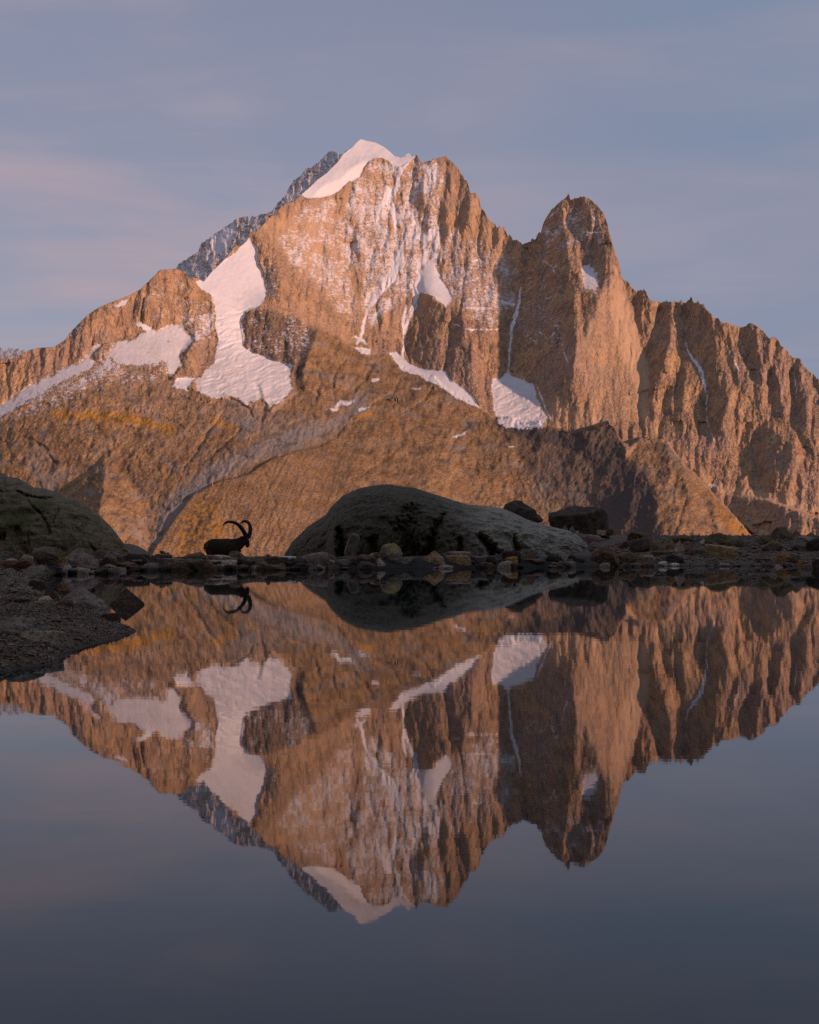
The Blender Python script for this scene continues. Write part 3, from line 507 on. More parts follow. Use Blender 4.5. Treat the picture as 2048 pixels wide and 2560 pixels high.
dark = np.clip(.55 * sstep(-.02, .25, fbm(X / 22, Y / 30, 141, 5, .66)) * f.poly([(1640, 1100), (1690, 1136), (1800, 1260), (1860, 1345), (1640, 1360), (1645, 1220)], 12, 2) + .5 * f.poly([(1240, 1056), (1431, 1088), (1564, 1145), (1640, 1240), (1645, 1345), (1460, 1345), (1400, 1270), (1340, 1200), (1270, 1110)], 14, 2.5) + .75 * f.poly([(1431, 1080), (1485, 1068), (1515, 1056), (1541, 1070), (1566, 1140), (1550, 1180), (1500, 1190), (1446, 1131), (1372, 1100), (1300, 1066)], 6, 1) + .6 * f.poly(SHADE[27][0] if False else [(613, 781), (673, 772), (752, 800), (770, 850), (740, 940), (670, 891), (609, 866)], 5, 1)  # darker rock; shade of the knob and spur is also kept in this colour
               + .6 * f.poly([(762, 815), (795, 826), (774, 883), (758, 927), (762, 976), (734, 956), (746, 895), (754, 858)], 5, 1) + .7 * f.stroke([(1240, 1056, 14), (1300, 1076, 26), (1372, 1090, 36), (1431, 1098, 30)], 1.2, 8) + .75 * sstep(.08, .35, fbm(X / 40, Y / 22, 111, 5, .66)) * low * (1 - smooth_mor) + .55 * f.poly([(1564, 1150), (1613, 1175), (1642, 1244), (1645, 1345), (1460, 1300), (1505, 1234)], 14, 2) + .85 * f.poly([(452, 1300), (500, 1240), (528, 1236), (546, 1320), (545, 1360), (510, 1400), (440, 1400)], 9, 2.5) * sstep(-.04, .10, fbm(X / 11, Y / 10, 113, 4, .65)), 0, 1)  # shade on the hill's upper left face and the spur is deepened by colour
region = np.rint(np.maximum(hill, mor)) + 0 * X
region = np.where(rmor > .5, 1, region)
rocky = f.points([(x, y, v) for x, y, v in ((500, 700, 0), (905, 350, 0), (850, 410, 0), (960, 370, 0), (700, 520, 1), (1030, 390, .7), (1100, 395, 1), (1300, 610, 1.2), (1450, 500, 1), (1540, 660, .3), (1700, 760, 1.3), (2000, 900, 1), (400, 680, .7), (300, 745, .6), (100, 870, .2), (620, 600, .2))], 3)
rk = lambda xs: f.sample(rocky, xs, np.interp(xs, tp[:, 0], tp[:, 1]))
jag = lambda xs: rk(xs) * (2.2 * pn(xs / 5.2, xs * 0 + .5, 7) + 1.5 * pn(xs / 2.6, xs * 0 + 8.5, 9) - 1.5 * np.abs(pn(xs / 9.0, xs * 0 + 3.5, 13)))
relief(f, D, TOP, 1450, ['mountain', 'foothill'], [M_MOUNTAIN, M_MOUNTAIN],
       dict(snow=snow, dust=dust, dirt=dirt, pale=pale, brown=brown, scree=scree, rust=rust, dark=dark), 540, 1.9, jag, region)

# --- the shaded ridge behind the shoulder and the far peaks at the left edge
def small_ridge(name, top, depth, ybot, shade_p, dn, seed, pale_rock=0.0, amp=10):
    xs = [t[0] for t in top]; ys = [t[1] for t in top]
    g = Field(min(xs), max(xs), min(ys) - 10, ybot, 2.0)
    r1 = ridged(g.X / 26, g.Y / 60, seed, 5, .6); r2 = fbm(g.X / 13, g.Y / 11, seed + 3, 5, .62)
    pp = np.full(g.X.shape, shade_p) + .5 * r2; qq = np.full(g.X.shape, .8)
    Dd = g.solve(pp, qq, np.full(g.X.shape, float(depth)), depth, 1800) + amp * r1 + amp * .8 * r2
    z = -np.gradient(Dd, axis=0) / (g.step * depth / F)
    sn = sstep(-.06, .4, fbm(g.X / 9, g.Y / 6, seed + 9, 4, .65) * .8 + .3 * np.clip(z - .6, -1, 1) - .55 + dn)
    for k, pts in enumerate(getattr(small_ridge, 'fields', {}).get(name, [])): sn = np.maximum(sn, g.poly(pts, 3, .8))
    zero = np.zeros(g.X.shape)
    Dd += .9 * amp * facet(g.X / 14, g.Y / 26, seed + 5, 1.4) + .4 * amp * facet(g.X / 6, g.Y / 9, seed + 6, 1.6)
    jg = lambda q_: 2.6 * pn(q_ / 6.0, q_ * 0 + .5, seed) + 2.0 * pn(q_ / 2.8, q_ * 0 + .5, seed + 1) - 1
    return relief(g, Dd, top, ybot, [name], [M_MOUNTAIN], dict(snow=np.where(sn > .98, sn, 0), dust=.76 + .40 * sn + .5 * fbm(g.X / 34, g.Y / 26, seed + 31, 3), dirt=zero, pale=zero + pale_rock, brown=zero, scree=zero + .3, rust=zero, dark=zero), int((ybot - min(ys)) / 2), 2.0, jg, None, (700, 500))
small_ridge.fields = {'mountain_ridge': [[(520, 605), (560, 575), (586, 552), (590, 575), (575, 620), (540, 640)]]}
small_ridge('mountain_ridge', [(440, 672), (446, 661), (459, 655), (475, 643), (495, 631), (505, 608), (521, 598), (544, 580), (568, 566), (588, 550), (597, 545), (621, 541), (637, 543), (657, 535), (678, 531), (689, 516), (713, 490), (722, 470), (734, 453), (755, 437), (765, 423), (776, 422), (793, 408), (814, 390), (823, 378), (838, 378), (847, 386), (859, 382), (880, 372)], 9700, 760, -.85, .62, 301)
small_ridge('far_mountain', [(-170, 880), (-100, 850), (-40, 868), (0, 863), (10, 880), (20, 874), (28, 869), (36, 876), (45, 872), (55, 876), (61, 873), (75, 884), (110, 895)], 13500, 960, -.6, .62, 401, .2, 8)

# ------------------------------------------------------------------ the slope behind the camera that keeps the evening sun off the lake
def plain_mat(name, c1, c2, scale, rough=0.9, bump=0.0, bdist=0.05):
    def bl(t, b):
        co = t.n('ShaderNodeTexCoord').outputs['Object']
        n1 = t.noise(co, scale, 6, 0.6)
        t.set(b.inputs['Base Color'], t.mix(t.ramp(n1, 0.35, 0.65), c1, c2)); b.inputs['Roughness'].default_value = rough
        b.inputs['Specular IOR Level'].default_value = 0.2
        if bump: t.set(b.inputs['Normal'], t.n('ShaderNodeBump', ins={'Strength': bump, 'Distance': bdist, 'Height': t.noise(co, scale * 4, 5, 0.65)}).outputs[0])
    return material(name, bl)

gx_ = np.linspace(-1500, 1500, 90); gy_ = np.concatenate([np.linspace(-22, -120, 20), np.linspace(-140, -1100, 50)])
HX, HY = np.meshgrid(gx_, gy_)
HZ = -2 + 300 * sstep(-24, -330, HY) * (0.75 + .3 * fbm(HX / 300, HY / 300, 5)) * (1 - sstep(-650, -1150, HY)) + 6 * fbm(HX / 40, HY / 40, 6) * sstep(-20, -80, HY)
ii = np.arange(HX.size).reshape(HX.shape)
mesh_from('hill', np.stack([HX, HY, HZ], -1).reshape(-1, 3), np.stack([ii[:-1, :-1], ii[1:, :-1], ii[1:, 1:], ii[:-1, 1:]], -1).reshape(-1, 4), plain_mat('hillside', (.07, .06, .045), (.12, .105, .085), .03), None, True, 'structure')

# ------------------------------------------------------------------ lake and shore
SHORE_PX = [(-260, 1720), (0, 1684), (40, 1676), (90, 1668), (130, 1657), (165, 1645), (185, 1630), (230, 1612), (270, 1603), (310, 1590), (342, 1581), (332, 1573), (300, 1560), (262, 1543), (240, 1533), (215, 1526), (180, 1519), (150, 1508), (128, 1490), (112, 1466), (100, 1452), (130, 1439),
            (200, 1432), (260, 1428), (400, 1426), (600, 1425), (800, 1424), (1000, 1422), (1200, 1420), (1400, 1418), (1600, 1416), (1800, 1415), (2048, 1416), (2300, 1416), (2700, 1416)]
def on_water(px, py):
    d = CAMZ * F / (py - YH); return ((px - CX) / F * d, d)
shore = [on_water(*s) for s in SHORE_PX]
land = shore + [(90, 71), (90, 500), (-90, 500), (-90, 10)]
def ground_z(x, y):
    x = np.asarray(x, float); y = np.asarray(y, float)
    d, _, ins = seg_dist(x, y, land, True); d = np.where(ins, d, -d)
    d = d + .10 * fbm(x / .7, y / .7, 201, 4, .6)
    di = np.clip(d, 0, None)
    spit = sstep(52, 46, y)
    right = sstep(5.8, 10.5, x); left = sstep(-9.0, -11.5, x) * sstep(52, 58, y)
    bank = (1 - .75 * right) * np.exp(-((di - .95) / .75) ** 2) * (1 - spit)
    z = .07 * (1 - np.exp(-di / .8)) + .36 * bank * sstep(0, .3, di) + right * .086 * np.clip(di - .4, 0, 10.5) + left * .07 * np.clip(di - .5, 0, 9)
    z = z * (1 - spit) + spit * (.17 * (1 - np.exp(-di / .5)) + .055 * np.clip(di, 0, 5))
    z = z + np.clip(di, 0, 1) * (.05 * fbm(x / 1.1, y / 1.1, 211, 4, .6) + .02 * fbm(x / .16, y / .16, 215, 3, .6) * spit)
    z = np.where(d < 0, np.maximum(.32 * d, -3), z)
    drop = np.clip(y - (77 + 11 * right + 5 * left + 28 * sstep(-8, -3, x) * sstep(14, 9.5, x)), 0, None)
    return z - .22 * drop * sstep(0, 6, drop) - .0 * x
pxs = np.concatenate([np.arange(-1500, -250, 50), np.arange(-250, 2300, 5.0), np.arange(2300, 3600, 50)]); ds = np.concatenate([8 * 1.009 ** np.arange(0, 275), 95 * 1.10 ** np.arange(0, 42)])
GP, GD = np.meshgrid(pxs, ds)
GXw = (GP - CX) / F * GD; GZ = np.maximum(ground_z(GXw, GD), -900 - 0.01 * GD)
ii = np.arange(GP.size).reshape(GP.shape)
def ground_mat(t, b):
    co = t.n('ShaderNodeTexCoord').outputs['Object']
    n1 = t.noise(co, 0.9, 5, 0.6); n2 = t.noise(co, 9.0, 5, 0.65); n3 = t.noise(co, 2.2, 5, .6)
    c = t.mix(t.ramp(n2, .3, .7), (0.066, 0.048, 0.031), (0.192, 0.149, 0.103))
    c = t.mix(t.math('MULTIPLY', t.ramp(n1, .48, .62), .7), c, (0.102, 0.061, 0.026))
    c = t.mix(t.math('MULTIPLY', t.ramp(n3, .55, .68), .5), c, (0.054, 0.055, 0.020))
    z = t.n('ShaderNodeSeparateXYZ', ins={0: co}).outputs[2]
    c = t.mix(t.attr('bank'), c, (.020, .016, .013))  # dark wet bank; the shade in gaps between stones is painted in too
    c = t.mix(t.attr('soil'), c, t.mix(n2, (.075, .042, .019), (.21, .125, .062)))
    c = t.mix(t.ramp(z, -0.01, 0.05, .8, 0.0), c, (.012, .010, .009))      # wet margin
    t.set(b.inputs['Base Color'], c); b.inputs['Roughness'].default_value = .85; b.inputs['Specular IOR Level'].default_value = .25
    t.set(b.inputs['Normal'], t.n('ShaderNodeBump', ins={'Strength': .9, 'Distance': .04, 'Height': t.noise(co, 16, 5, .7)}).outputs[0])
mesh_from('ground', np.stack([GXw, GD, GZ], -1).reshape(-1, 3), np.stack([ii[:-1, :-1], ii[:-1, 1:], ii[1:, 1:], ii[1:, :-1]], -1).reshape(-1, 4), material('shore_gravel', ground_mat), dict(bank=(GD > 54) * sstep(8.0, 4.5, GXw) * (GD < 72) * .85, soil=sstep(48, 40, GD) * .85), True, 'structure')

def water_mat(t, b):
    co = t.n('ShaderNodeTexCoord').outputs['Object']
    b.inputs['Base Color'].default_value = (.002, .013, .016, 1)
    b.inputs['Roughness'].default_value = .015; b.inputs['IOR'].default_value = 1.15; b.inputs['Specular Tint'].default_value = (.45, .82, .9, 1)
    h = t.math('ADD', t.noise(t.mapping(co, (.55, 1.5, 1)), 1.6, 3, .5), t.math('MULTIPLY', t.noise(t.mapping(co, (.35, 1.0, 1), (0, 0, .2)), .35, 2, .5), 2.2))
    t.set(b.inputs['Normal'], t.n('ShaderNodeBump', ins={'Strength': 1.0, 'Distance': .00025, 'Height': h}).outputs[0])
mesh_from('lake', [(-70, -40, 0), (70, -40, 0), (70, 76, 0), (-70, 76, 0)], np.array([[0, 1, 2, 3]]), material('lake_water', water_mat), None, False, 'structure')

# ------------------------------------------------------------------ stones
def stone_mat(name, c1, c2, moss=None, moss_amt=0.0, lichen=0.15, streak=0.0, scale=3.0):
    def bl(t, b):
        co = t.n('ShaderNodeTexCoord').outputs['Object']; rnd = t.n('ShaderNodeObjectInfo').outputs['Random']
        n1 = t.noise(co, scale, 6, .65); n2 = t.noise(co, scale * 5, 5, .65)
        c = t.mix(t.ramp(n1, .34, .66), c1, c2)
        c = t.mix(t.math('MULTIPLY', t.ramp(n2, .48, .66), .7), c, tuple(v * .3 for v in c1))
        if streak:
            s = t.noise(t.mapping(co, (1.2, 1.2, 9), (.25, .3, .5)), scale, 4, .6)
            c = t.mix(t.math('MULTIPLY', t.ramp(s, .48, .62), streak), c, tuple(v * .45 for v in c1))
        c = t.mix(t.math('MULTIPLY', t.ramp(t.noise(co, scale * 2.2, 4, .6), .60, .70), lichen), c, (.26, .26, .24))
        if moss:
            nz = t.n('ShaderNodeSeparateXYZ', ins={0: t.n('ShaderNodeNewGeometry').outputs['Normal']}).outputs[2]
            m = t.ramp(t.math('ADD', t.math('MULTIPLY', nz, .5), n1), .62, .95)
            c = t.mix(t.math('MULTIPLY', m, moss_amt), c, t.mix(n2, tuple(v * .6 for v in moss), moss))
        c = t.mix(1.0, c, t.mix(rnd, (.72, .72, .74), (1.15, 1.12, 1.08)), 'MULTIPLY')
        t.set(b.inputs['Base Color'], c); b.inputs['Roughness'].default_value = .85; b.inputs['Specular IOR Level'].default_value = .3
        t.set(b.inputs['Normal'], t.n('ShaderNodeBump', ins={'Strength': 1.0, 'Distance': .07, 'Height': t.math('ADD', n1, t.math('MULTIPLY', n2, .7))}).outputs[0])
    return material(name, bl)
SM = {'grey': stone_mat('grey_stone', (0.191, 0.152, 0.110), (0.381, 0.303, 0.217), streak=.4), 'pale': stone_mat('pale_stone', (0.454, 0.342, 0.232), (0.800, 0.616, 0.422), streak=.4, lichen=.3),
      'brown': stone_mat('brown_stone', (0.134, 0.079, 0.042), (0.281, 0.166, 0.088), streak=.6), 'red': stone_mat('red_stone', (0.168, 0.080, 0.051), (0.336, 0.170, 0.106), streak=.4),
      'lilac': stone_mat('lilac_stone', (0.246, 0.161, 0.127), (0.492, 0.341, 0.260), streak=.3, lichen=.3), 'tan': stone_mat('tan_stone', (0.347, 0.209, 0.096), (0.641, 0.397, 0.184), streak=.5),
      'ochre': stone_mat('ochre_stone', (0.347, 0.165, 0.040), (0.586, 0.297, 0.080)), 'dark': stone_mat('dark_stone', (0.050, 0.034, 0.022), (0.123, 0.087, 0.056)),
      'blue': stone_mat('blue_stone', (0.186, 0.187, 0.175), (0.320, 0.319, 0.287)), 'green': stone_mat('mossy_stone', (0.134, 0.101, 0.058), (0.267, 0.198, 0.112), (0.203, 0.164, 0.041), .85),
      'moss': stone_mat('bright_mossy_stone', (0.267, 0.209, 0.136), (0.508, 0.397, 0.263), (0.533, 0.419, 0.032), 1.0), 'white': stone_mat('white_stone', (0.694, 0.549, 0.398), (0.800, 0.800, 0.638), lichen=.1)}

_ico = {}
def ico(sub):
    if sub not in _ico:
        bm = bmesh.new(); bmesh.ops.create_icosphere(bm, subdivisions=sub, radius=1)
        _ico[sub] = (np.array([v.co[:] for v in bm.verts]), np.array([[v.index for v in fc.verts] for fc in bm.faces])); bm.free()
    return _ico[sub]
def n3(p, s, seed, o=4):
    return (fbm(p[:, 0] * s + p[:, 2] * s * .83, p[:, 1] * s - p[:, 2] * s * .61, seed, o, .58) + fbm(p[:, 1] * s + p[:, 0] * s * .37, p[:, 2] * s + p[:, 0] * s * .29, seed + 7, o, .58)) * .7
def stone_co(seed, style, sub=4):
    r = np.random.RandomState(seed); v, fcs = ico(sub)
    if style == 'round': nrm = r.normal(size=(9, 3)); off = r.uniform(.88, 1.1, 9); k = 14
    elif style == 'slab':
        nrm = np.concatenate([r.normal(size=(9, 3)) * (1, 1, .25), [[.10 * r.normal(), .1 * r.normal(), 1], [.1 * r.normal(), .1 * r.normal(), -1], [.5 * r.choice([-1, 1]), .2, .8]]]); off = np.concatenate([r.uniform(.75, 1.0, 9), [.55, .6, .72]]); k = 70
    elif style == 'point':
        a = r.uniform(0, 6.28); nrm = np.array([[math.cos(a + i * 1.57) * 1.0, math.sin(a + i * 1.57), .75 + .3 * r.normal()] for i in range(4)] + [[0, 0, -1.], [1, .3, 0], [-1, .2, .1], [0.1, -1, .2]]); off = np.concatenate([r.uniform(.58, .72, 4), [.6, .95, .95, .9]]); k = 60
    else:
        nrm = np.concatenate([np.array([[1, 0, .12], [-1, 0, .1], [0, 1, .1], [0, -1, .12], [.1, 0, 1], [0, 0, -1.]]) + r.normal(size=(6, 3)) * .16, r.normal(size=(5, 3))]); off = np.concatenate([r.uniform(.66, .82, 6), r.uniform(.9, 1.05, 5)]); k = 36
    nrm = nrm / np.linalg.norm(nrm, axis=1)[:, None]
    dt = v @ nrm.T
    inv = np.where(dt > .05, dt, 0.0) / off[None, :]
    rad = 1 / ((inv ** k).sum(1) ** (1 / k) + 1e-6)
    p = v * np.clip(rad, 0, 1.35)[:, None]
    p = p * (1 + (.14 if style == 'round' else .085) * n3(p, 1.6, seed, 3) + .075 * n3(p, 4.5, seed + 3, 4))[:, None]
    lo, hi = p.min(0), p.max(0)
    return (p - (lo + hi) / 2) / (hi - lo), fcs            # unit box
def make_stone(name, seed, style, col, w_, d_, h_, loc, rot, label, cat='stone', group=None, sub=4, tilt=0.0):
    p, fcs = stone_co(seed, style, sub)
    p = p * (w_, d_, h_)
    me_o = mesh_from(name, p, fcs, SM[col], None, True)
    me_o.location = loc; me_o.rotation_euler = (0, tilt, rot)
    me_o['label'] = label; me_o['category'] = cat
    if group: me_o['group'] = group
    return me_o
def ground_hit(px, py):
    """first point of the shore (or the water) seen through this direction"""
    d = np.arange(14, 96, .05); x = (px - CX) / F * d
    z = np.maximum(ground_z(x, d), 0); y = YH + (CAMZ - z) / d * F
    k = np.argmax(y <= py) if (y <= py).any() else len(d) - 1
    return x[k], d[k], z[k]
def stone(px, top, base, wpx, style, col, label, d=None, dep=.75, cat='stone', name='stone', tilt=0.0, seed=None, sub=4, rot=None, group=None):
    seed = int(seed if seed is not None else px * 7 + top)
    x, dd, z = ground_hit(px, base)
    if d is not None: dd = d; x = (px - CX) / F * dd
    zt = CAMZ + (YH - top) / F * dd; zb = CAMZ + (YH - base) / F * dd
    w_ = wpx / F * dd; dp = max(w_ * dep, .12); h_ = (zt - zb) * 1.32 + .02
    dd2 = dd + dp * .35; x *= dd2 / dd
    r = np.random.RandomState(seed)
    return make_stone(name, seed, style, col, w_ * 1.06, dp, h_, (x, dd2, zt - h_ / 2), r.uniform(-.15, .15) if rot is None else rot, label, cat, group, sub, tilt)

STONES = [  # px, top, base, width, style, material, label
    # left shore
    (103, 1376, 1412, 84, 'round', 'brown', 'long brown-grey rock lying below the huge mossy boulder on the left'), (154, 1391, 1421, 32, 'round', 'ochre', 'knobbly orange-brown stone at the right end of the long brown-grey rock'),
    (200, 1371, 1410, 94, 'point', 'lilac', 'pale lilac-grey pointed slab with a black undercut on the left shore'), (210, 1356, 1386, 58, 'block', 'brown', 'dark brown block leaning against the mossy boulder behind the pointed slab'),
    (264, 1376, 1404, 64, 'slab', 'lilac', 'rounded purple-grey slab right of the pointed lilac slab'), (276, 1394, 1412, 42, 'round', 'tan', 'tan stone lying before the rounded purple-grey slab'),
    (300, 1391, 1401, 18, 'block', 'grey', 'small light grey stone at the right foot of the mossy boulder'), (341, 1384, 1408, 68, 'slab', 'dark', 'black-sided stone with a pale grey top, right of the mossy boulder'),
    (322, 1404, 1427, 66, 'slab', 'red', 'long dark reddish slab at the waterline under the black-sided stone'), (271, 1409, 1426, 44, 'round', 'grey', 'greenish-grey stone at the waterline left of the dark reddish slab'),
    (36, 1385, 1404, 24, 'block', 'red', 'small reddish cube-like stone near the left edge'), (44, 1368, 1391, 38, 'slab', 'lilac', 'purple-grey slab above the reddish cube-like stone at left'),
    (10, 1376, 1402, 44, 'slab', 'grey', 'stack-topped grey slab cut by the left edge'), (34, 1400, 1424, 92, 'slab', 'red', 'broad pinkish flat outcrop below the reddish cube-like stone'),
    (92, 1414, 1452, 74, 'round', 'grey', 'grey rock with white streaks standing at the inlet on the left'), (100, 1450, 1483, 58, 'block', 'dark', 'dark upright slab standing in the inlet before the white-streaked rock'),
    (208, 1468, 1518, 134, 'point', 'grey', 'broad hump-backed grey rock in the shallow inlet at left'), (318, 1470, 1512, 94, 'point', 'brown', 'dark pyramid-shaped rock standing alone in the water at left'),
    (116, 1489, 1512, 44, 'round', 'pale', 'smooth pale oval stone on the near gravel spit, left of the hump-backed rock'), (160, 1498, 1516, 48, 'round', 'red', 'low reddish stone between the pale oval stone and the hump-backed rock'),
    (130, 1476, 1499, 32, 'block', 'brown', 'squarish brown block behind the pale oval stone'), (42, 1494, 1507, 56, 'round', 'dark', 'low dark stone behind the near gravel spit'), (6, 1488, 1499, 26, 'slab', 'pale', 'small pale slab at the left edge behind the near gravel spit'),
    (276, 1531, 1552, 50, 'slab', 'brown', 'dark brown stone at the water by the tip of the gravel spit'), (108, 1576, 1607, 98, 'slab', 'pale', 'flat pale slab with a shadowed underside on the near gravel spit'), (38, 1544, 1588, 150, 'round', 'grey', 'low smooth grey hump of rock on the near gravel spit at the left edge'),
    # below the ibex
    (445, 1394, 1412, 96, 'slab', 'lilac', 'long flat purplish slab on the shore left of the ibex'), (436, 1408, 1425, 36, 'round', 'tan', 'yellowish round stone at the waterline below the long purplish slab'), (410, 1408, 1426, 24, 'round', 'brown', 'brown stone at the waterline left of the yellowish round stone'),
    (385, 1404, 1426, 40, 'slab', 'brown', 'brown stepped slab at the waterline below the leaning stone fins'), (535, 1387, 1404, 84, 'slab', 'pale', 'pale slab at the hind feet of the ibex, upper of two'), (545, 1397, 1414, 98, 'slab', 'pale', 'pale grey slab under the ibex, lower of two, overhanging the water'),
    (573, 1391, 1411, 42, 'block', 'lilac', 'blocky pinkish-grey stone under the forelegs of the ibex'), (592, 1377, 1394, 46, 'point', 'brown', 'brown slab leaning at the chest of the ibex'), (622, 1390, 1413, 70, 'slab', 'grey', 'long grey-brown stone just right of the ibex'),
    (670, 1385, 1408, 42, 'point', 'green', 'dark olive triangular block on the shore right of the ibex'), (694, 1393, 1419, 64, 'slab', 'brown', 'brown ribbed slab below the olive triangular block'), (718, 1390, 1404, 58, 'slab', 'white', 'white-grey slab on top of the stones left of the great grey boulder'),
    (638, 1413, 1424, 46, 'slab', 'tan', 'long flat tan stone at the waterline right of the ibex'), (593, 1418, 1425, 24, 'slab', 'pale', 'small pale flat stone in the water under the ibex'), (693, 1417, 1425, 18, 'point', 'tan', 'small triangular tan stone in the water under the brown ribbed slab'),
    (768, 1389, 1402, 48, 'slab', 'red', 'rounded red-brown slab at the left foot of the great grey boulder'), (774, 1400, 1420, 60, 'slab', 'brown', 'brown slab with a pale right end under the rounded red-brown slab'),
    # before the great boulder
    (824, 1384, 1402, 36, 'block', 'red', 'red-brown block leaning against the dark side of the great grey boulder'), (817, 1396, 1412, 40, 'slab', 'grey', 'white-edged grey slab below the red-brown block'), (857, 1398, 1413, 40, 'slab', 'grey', 'low grey slab right of the white-edged slab'), (876, 1390, 1406, 26, 'round', 'brown', 'round grey-brown stone before the pale rib of the great boulder'),
    (908, 1387, 1408, 52, 'point', 'red', 'pointed red-brown stone before the great boulder'), (946, 1397, 1413, 36, 'point', 'pale', 'pale grey wedge right of the pointed red-brown stone'), (940, 1381, 1399, 46, 'slab', 'brown', 'brown slab behind the pale grey wedge'),
    (979, 1358, 1398, 52, 'round', 'moss', 'round boulder with bright yellow-green moss at the foot of the great boulder'), (1004, 1393, 1408, 66, 'slab', 'grey', 'long low grey slab before the bright mossy boulder'), (1084, 1377, 1407, 62, 'point', 'tan', 'pointed tan and green stone below the hollow of the great boulder'),
    (1144, 1378, 1393, 66, 'slab', 'lilac', 'dark purple slab right behind the pointed tan stone'), (1145, 1387, 1411, 64, 'slab', 'tan', 'tan broken slab before the dark purple slab'), (1169, 1395, 1413, 22, 'point', 'red', 'small red angular stone right of the tan broken slab'), (1203, 1387, 1406, 52, 'slab', 'lilac', 'brownish slab right of the small red angular stone'),
    (1243, 1383, 1401, 30, 'point', 'grey', 'small grey pointed stone left of the dark ledge block'), (1277, 1378, 1400, 52, 'block', 'dark', 'dark ledge-like block under the niche of the great boulder'), (1278, 1391, 1414, 36, 'slab', 'ochre', 'ochre slab at the waterline below the dark ledge-like block'),
    (1326, 1372, 1397, 34, 'point', 'brown', 'brown pointed stone left of the blue-grey stone'), (1353, 1379, 1400, 30, 'round', 'blue', 'blue-grey stone at the foot of the great boulder'), (1383, 1385, 1402, 34, 'block', 'dark', 'dark block right of the blue-grey stone'), (1408, 1385, 1400, 28, 'slab', 'pale', 'small pale slab between two dark blocks'),
    (1429, 1387, 1404, 24, 'round', 'dark', 'black round stone before the right end of the great boulder'), (1328, 1396, 1406, 60, 'slab', 'red', 'flat orange-red slab at the waterline below the brown pointed stone'), (1512, 1368, 1416, 70, 'round', 'brown', 'large streaked brown rock right of the great boulder'), (1566, 1378, 1412, 52, 'round', 'brown', 'dark brown rock beside the large streaked brown rock'),
    (1475, 1335, 1362, 56, 'block', 'lilac', 'dark purple-grey rock behind the right end of the great boulder'), (1488, 1356, 1378, 34, 'round', 'grey', 'grey rock on gravel below the dark purple-grey rock'), (1412, 1312, 1324, 18, 'point', 'grey', 'small grey stone under the left end of the flat-topped block'), (1431, 1311, 1327, 16, 'point', 'grey', 'small pointed stone below the middle of the flat-topped block'),
    (1445, 1321, 1333, 16, 'point', 'pale', 'small pale stone below the flat-topped block, left of its twin'), (1458, 1321, 1334, 14, 'point', 'white', 'small whitish stone below the flat-topped block, right of its twin'), (1503, 1325, 1336, 30, 'slab', 'pale', 'small pale flat slab below the right end of the flat-topped block'), (1520, 1320, 1334, 30, 'round', 'red', 'rusty low stone right of the flat-topped block'),
    # right shore
    (1602, 1330, 1347, 62, 'slab', 'green', 'flat slab with a green mossy top on the rise of the right shore'), (1606, 1343, 1380, 62, 'round', 'dark', 'dark brown rock under the flat mossy-topped slab'), (1641, 1351, 1379, 42, 'slab', 'green', 'leaning olive slab right of the dark brown rock'), (1676, 1356, 1374, 22, 'round', 'ochre', 'small round ochre stone right of the leaning olive slab'),
    (1706, 1337, 1357, 54, 'round', 'green', 'dark mossy rock on the skyline of the right shore, left of the large olive boulder'), (1715, 1352, 1377, 34, 'point', 'red', 'rusty red rock below the dark mossy skyline rock'), (1700, 1350, 1380, 30, 'point', 'pale', 'pale triangular stone before the rusty red rock'), (1760, 1346, 1360, 18, 'point', 'white', 'small white stone left of the large olive boulder'),
    (1800, 1332, 1362, 74, 'round', 'green', 'large olive boulder on the skyline of the right shore'), (1651, 1376, 1390, 50, 'slab', 'brown', 'thin brown slab propped up on the right shore'), (1687, 1385, 1407, 40, 'block', 'dark', 'dark block below the thin propped slab'), (1607, 1387, 1402, 16, 'round', 'tan', 'small tan stone left of the pale oval on the right shore'),
    (1625, 1391, 1404, 28, 'slab', 'pale', 'pale oval stone on the right shore'), (1658, 1403, 1415, 22, 'round', 'white', 'white rounded stone at the waterline on the right'), (1684, 1407, 1415, 30, 'slab', 'white', 'white flat stone at the waterline, right of the white rounded stone'), (1743, 1373, 1387, 66, 'slab', 'dark', 'flat dark slab on gravel left of the great brown slab'),
    (1804, 1360, 1395, 82, 'block', 'tan', 'great brown slab with a mossy right end on the right shore'), (1848, 1349, 1367, 66, 'slab', 'green', 'flat grey-green slab behind the great brown slab'), (1906, 1336, 1362, 42, 'round', 'green', 'round olive boulder left of the tall pointed boulder'), (1956, 1317, 1350, 64, 'point', 'green', 'tall pointed grey-green boulder topping the right shore'),
    (1992, 1327, 1348, 34, 'point', 'red', 'dark red spike beside the tall pointed boulder'), (1930, 1351, 1378, 52, 'round', 'green', 'oval yellow-green boulder below the tall pointed boulder'), (1996, 1350, 1377, 46, 'round', 'grey', 'speckled grey boulder right of the oval yellow-green boulder'), (2010, 1340, 1354, 46, 'slab', 'lilac', 'purple-grey slab behind the speckled grey boulder'),
    (2040, 1344, 1378, 50, 'round', 'dark', 'dark round boulder cut by the right edge'), (1935, 1381, 1404, 34, 'point', 'grey', 'leaning grey slab on the beach at right'), (1960, 1382, 1404, 34, 'round', 'ochre', 'ochre humped stone right of the leaning grey slab'), (1988, 1388, 1407, 30, 'round', 'brown', 'brown stone right of the ochre humped stone'), (2008, 1400, 1410, 26, 'slab', 'ochre', 'thin orange flake lying right of the brown stone'),
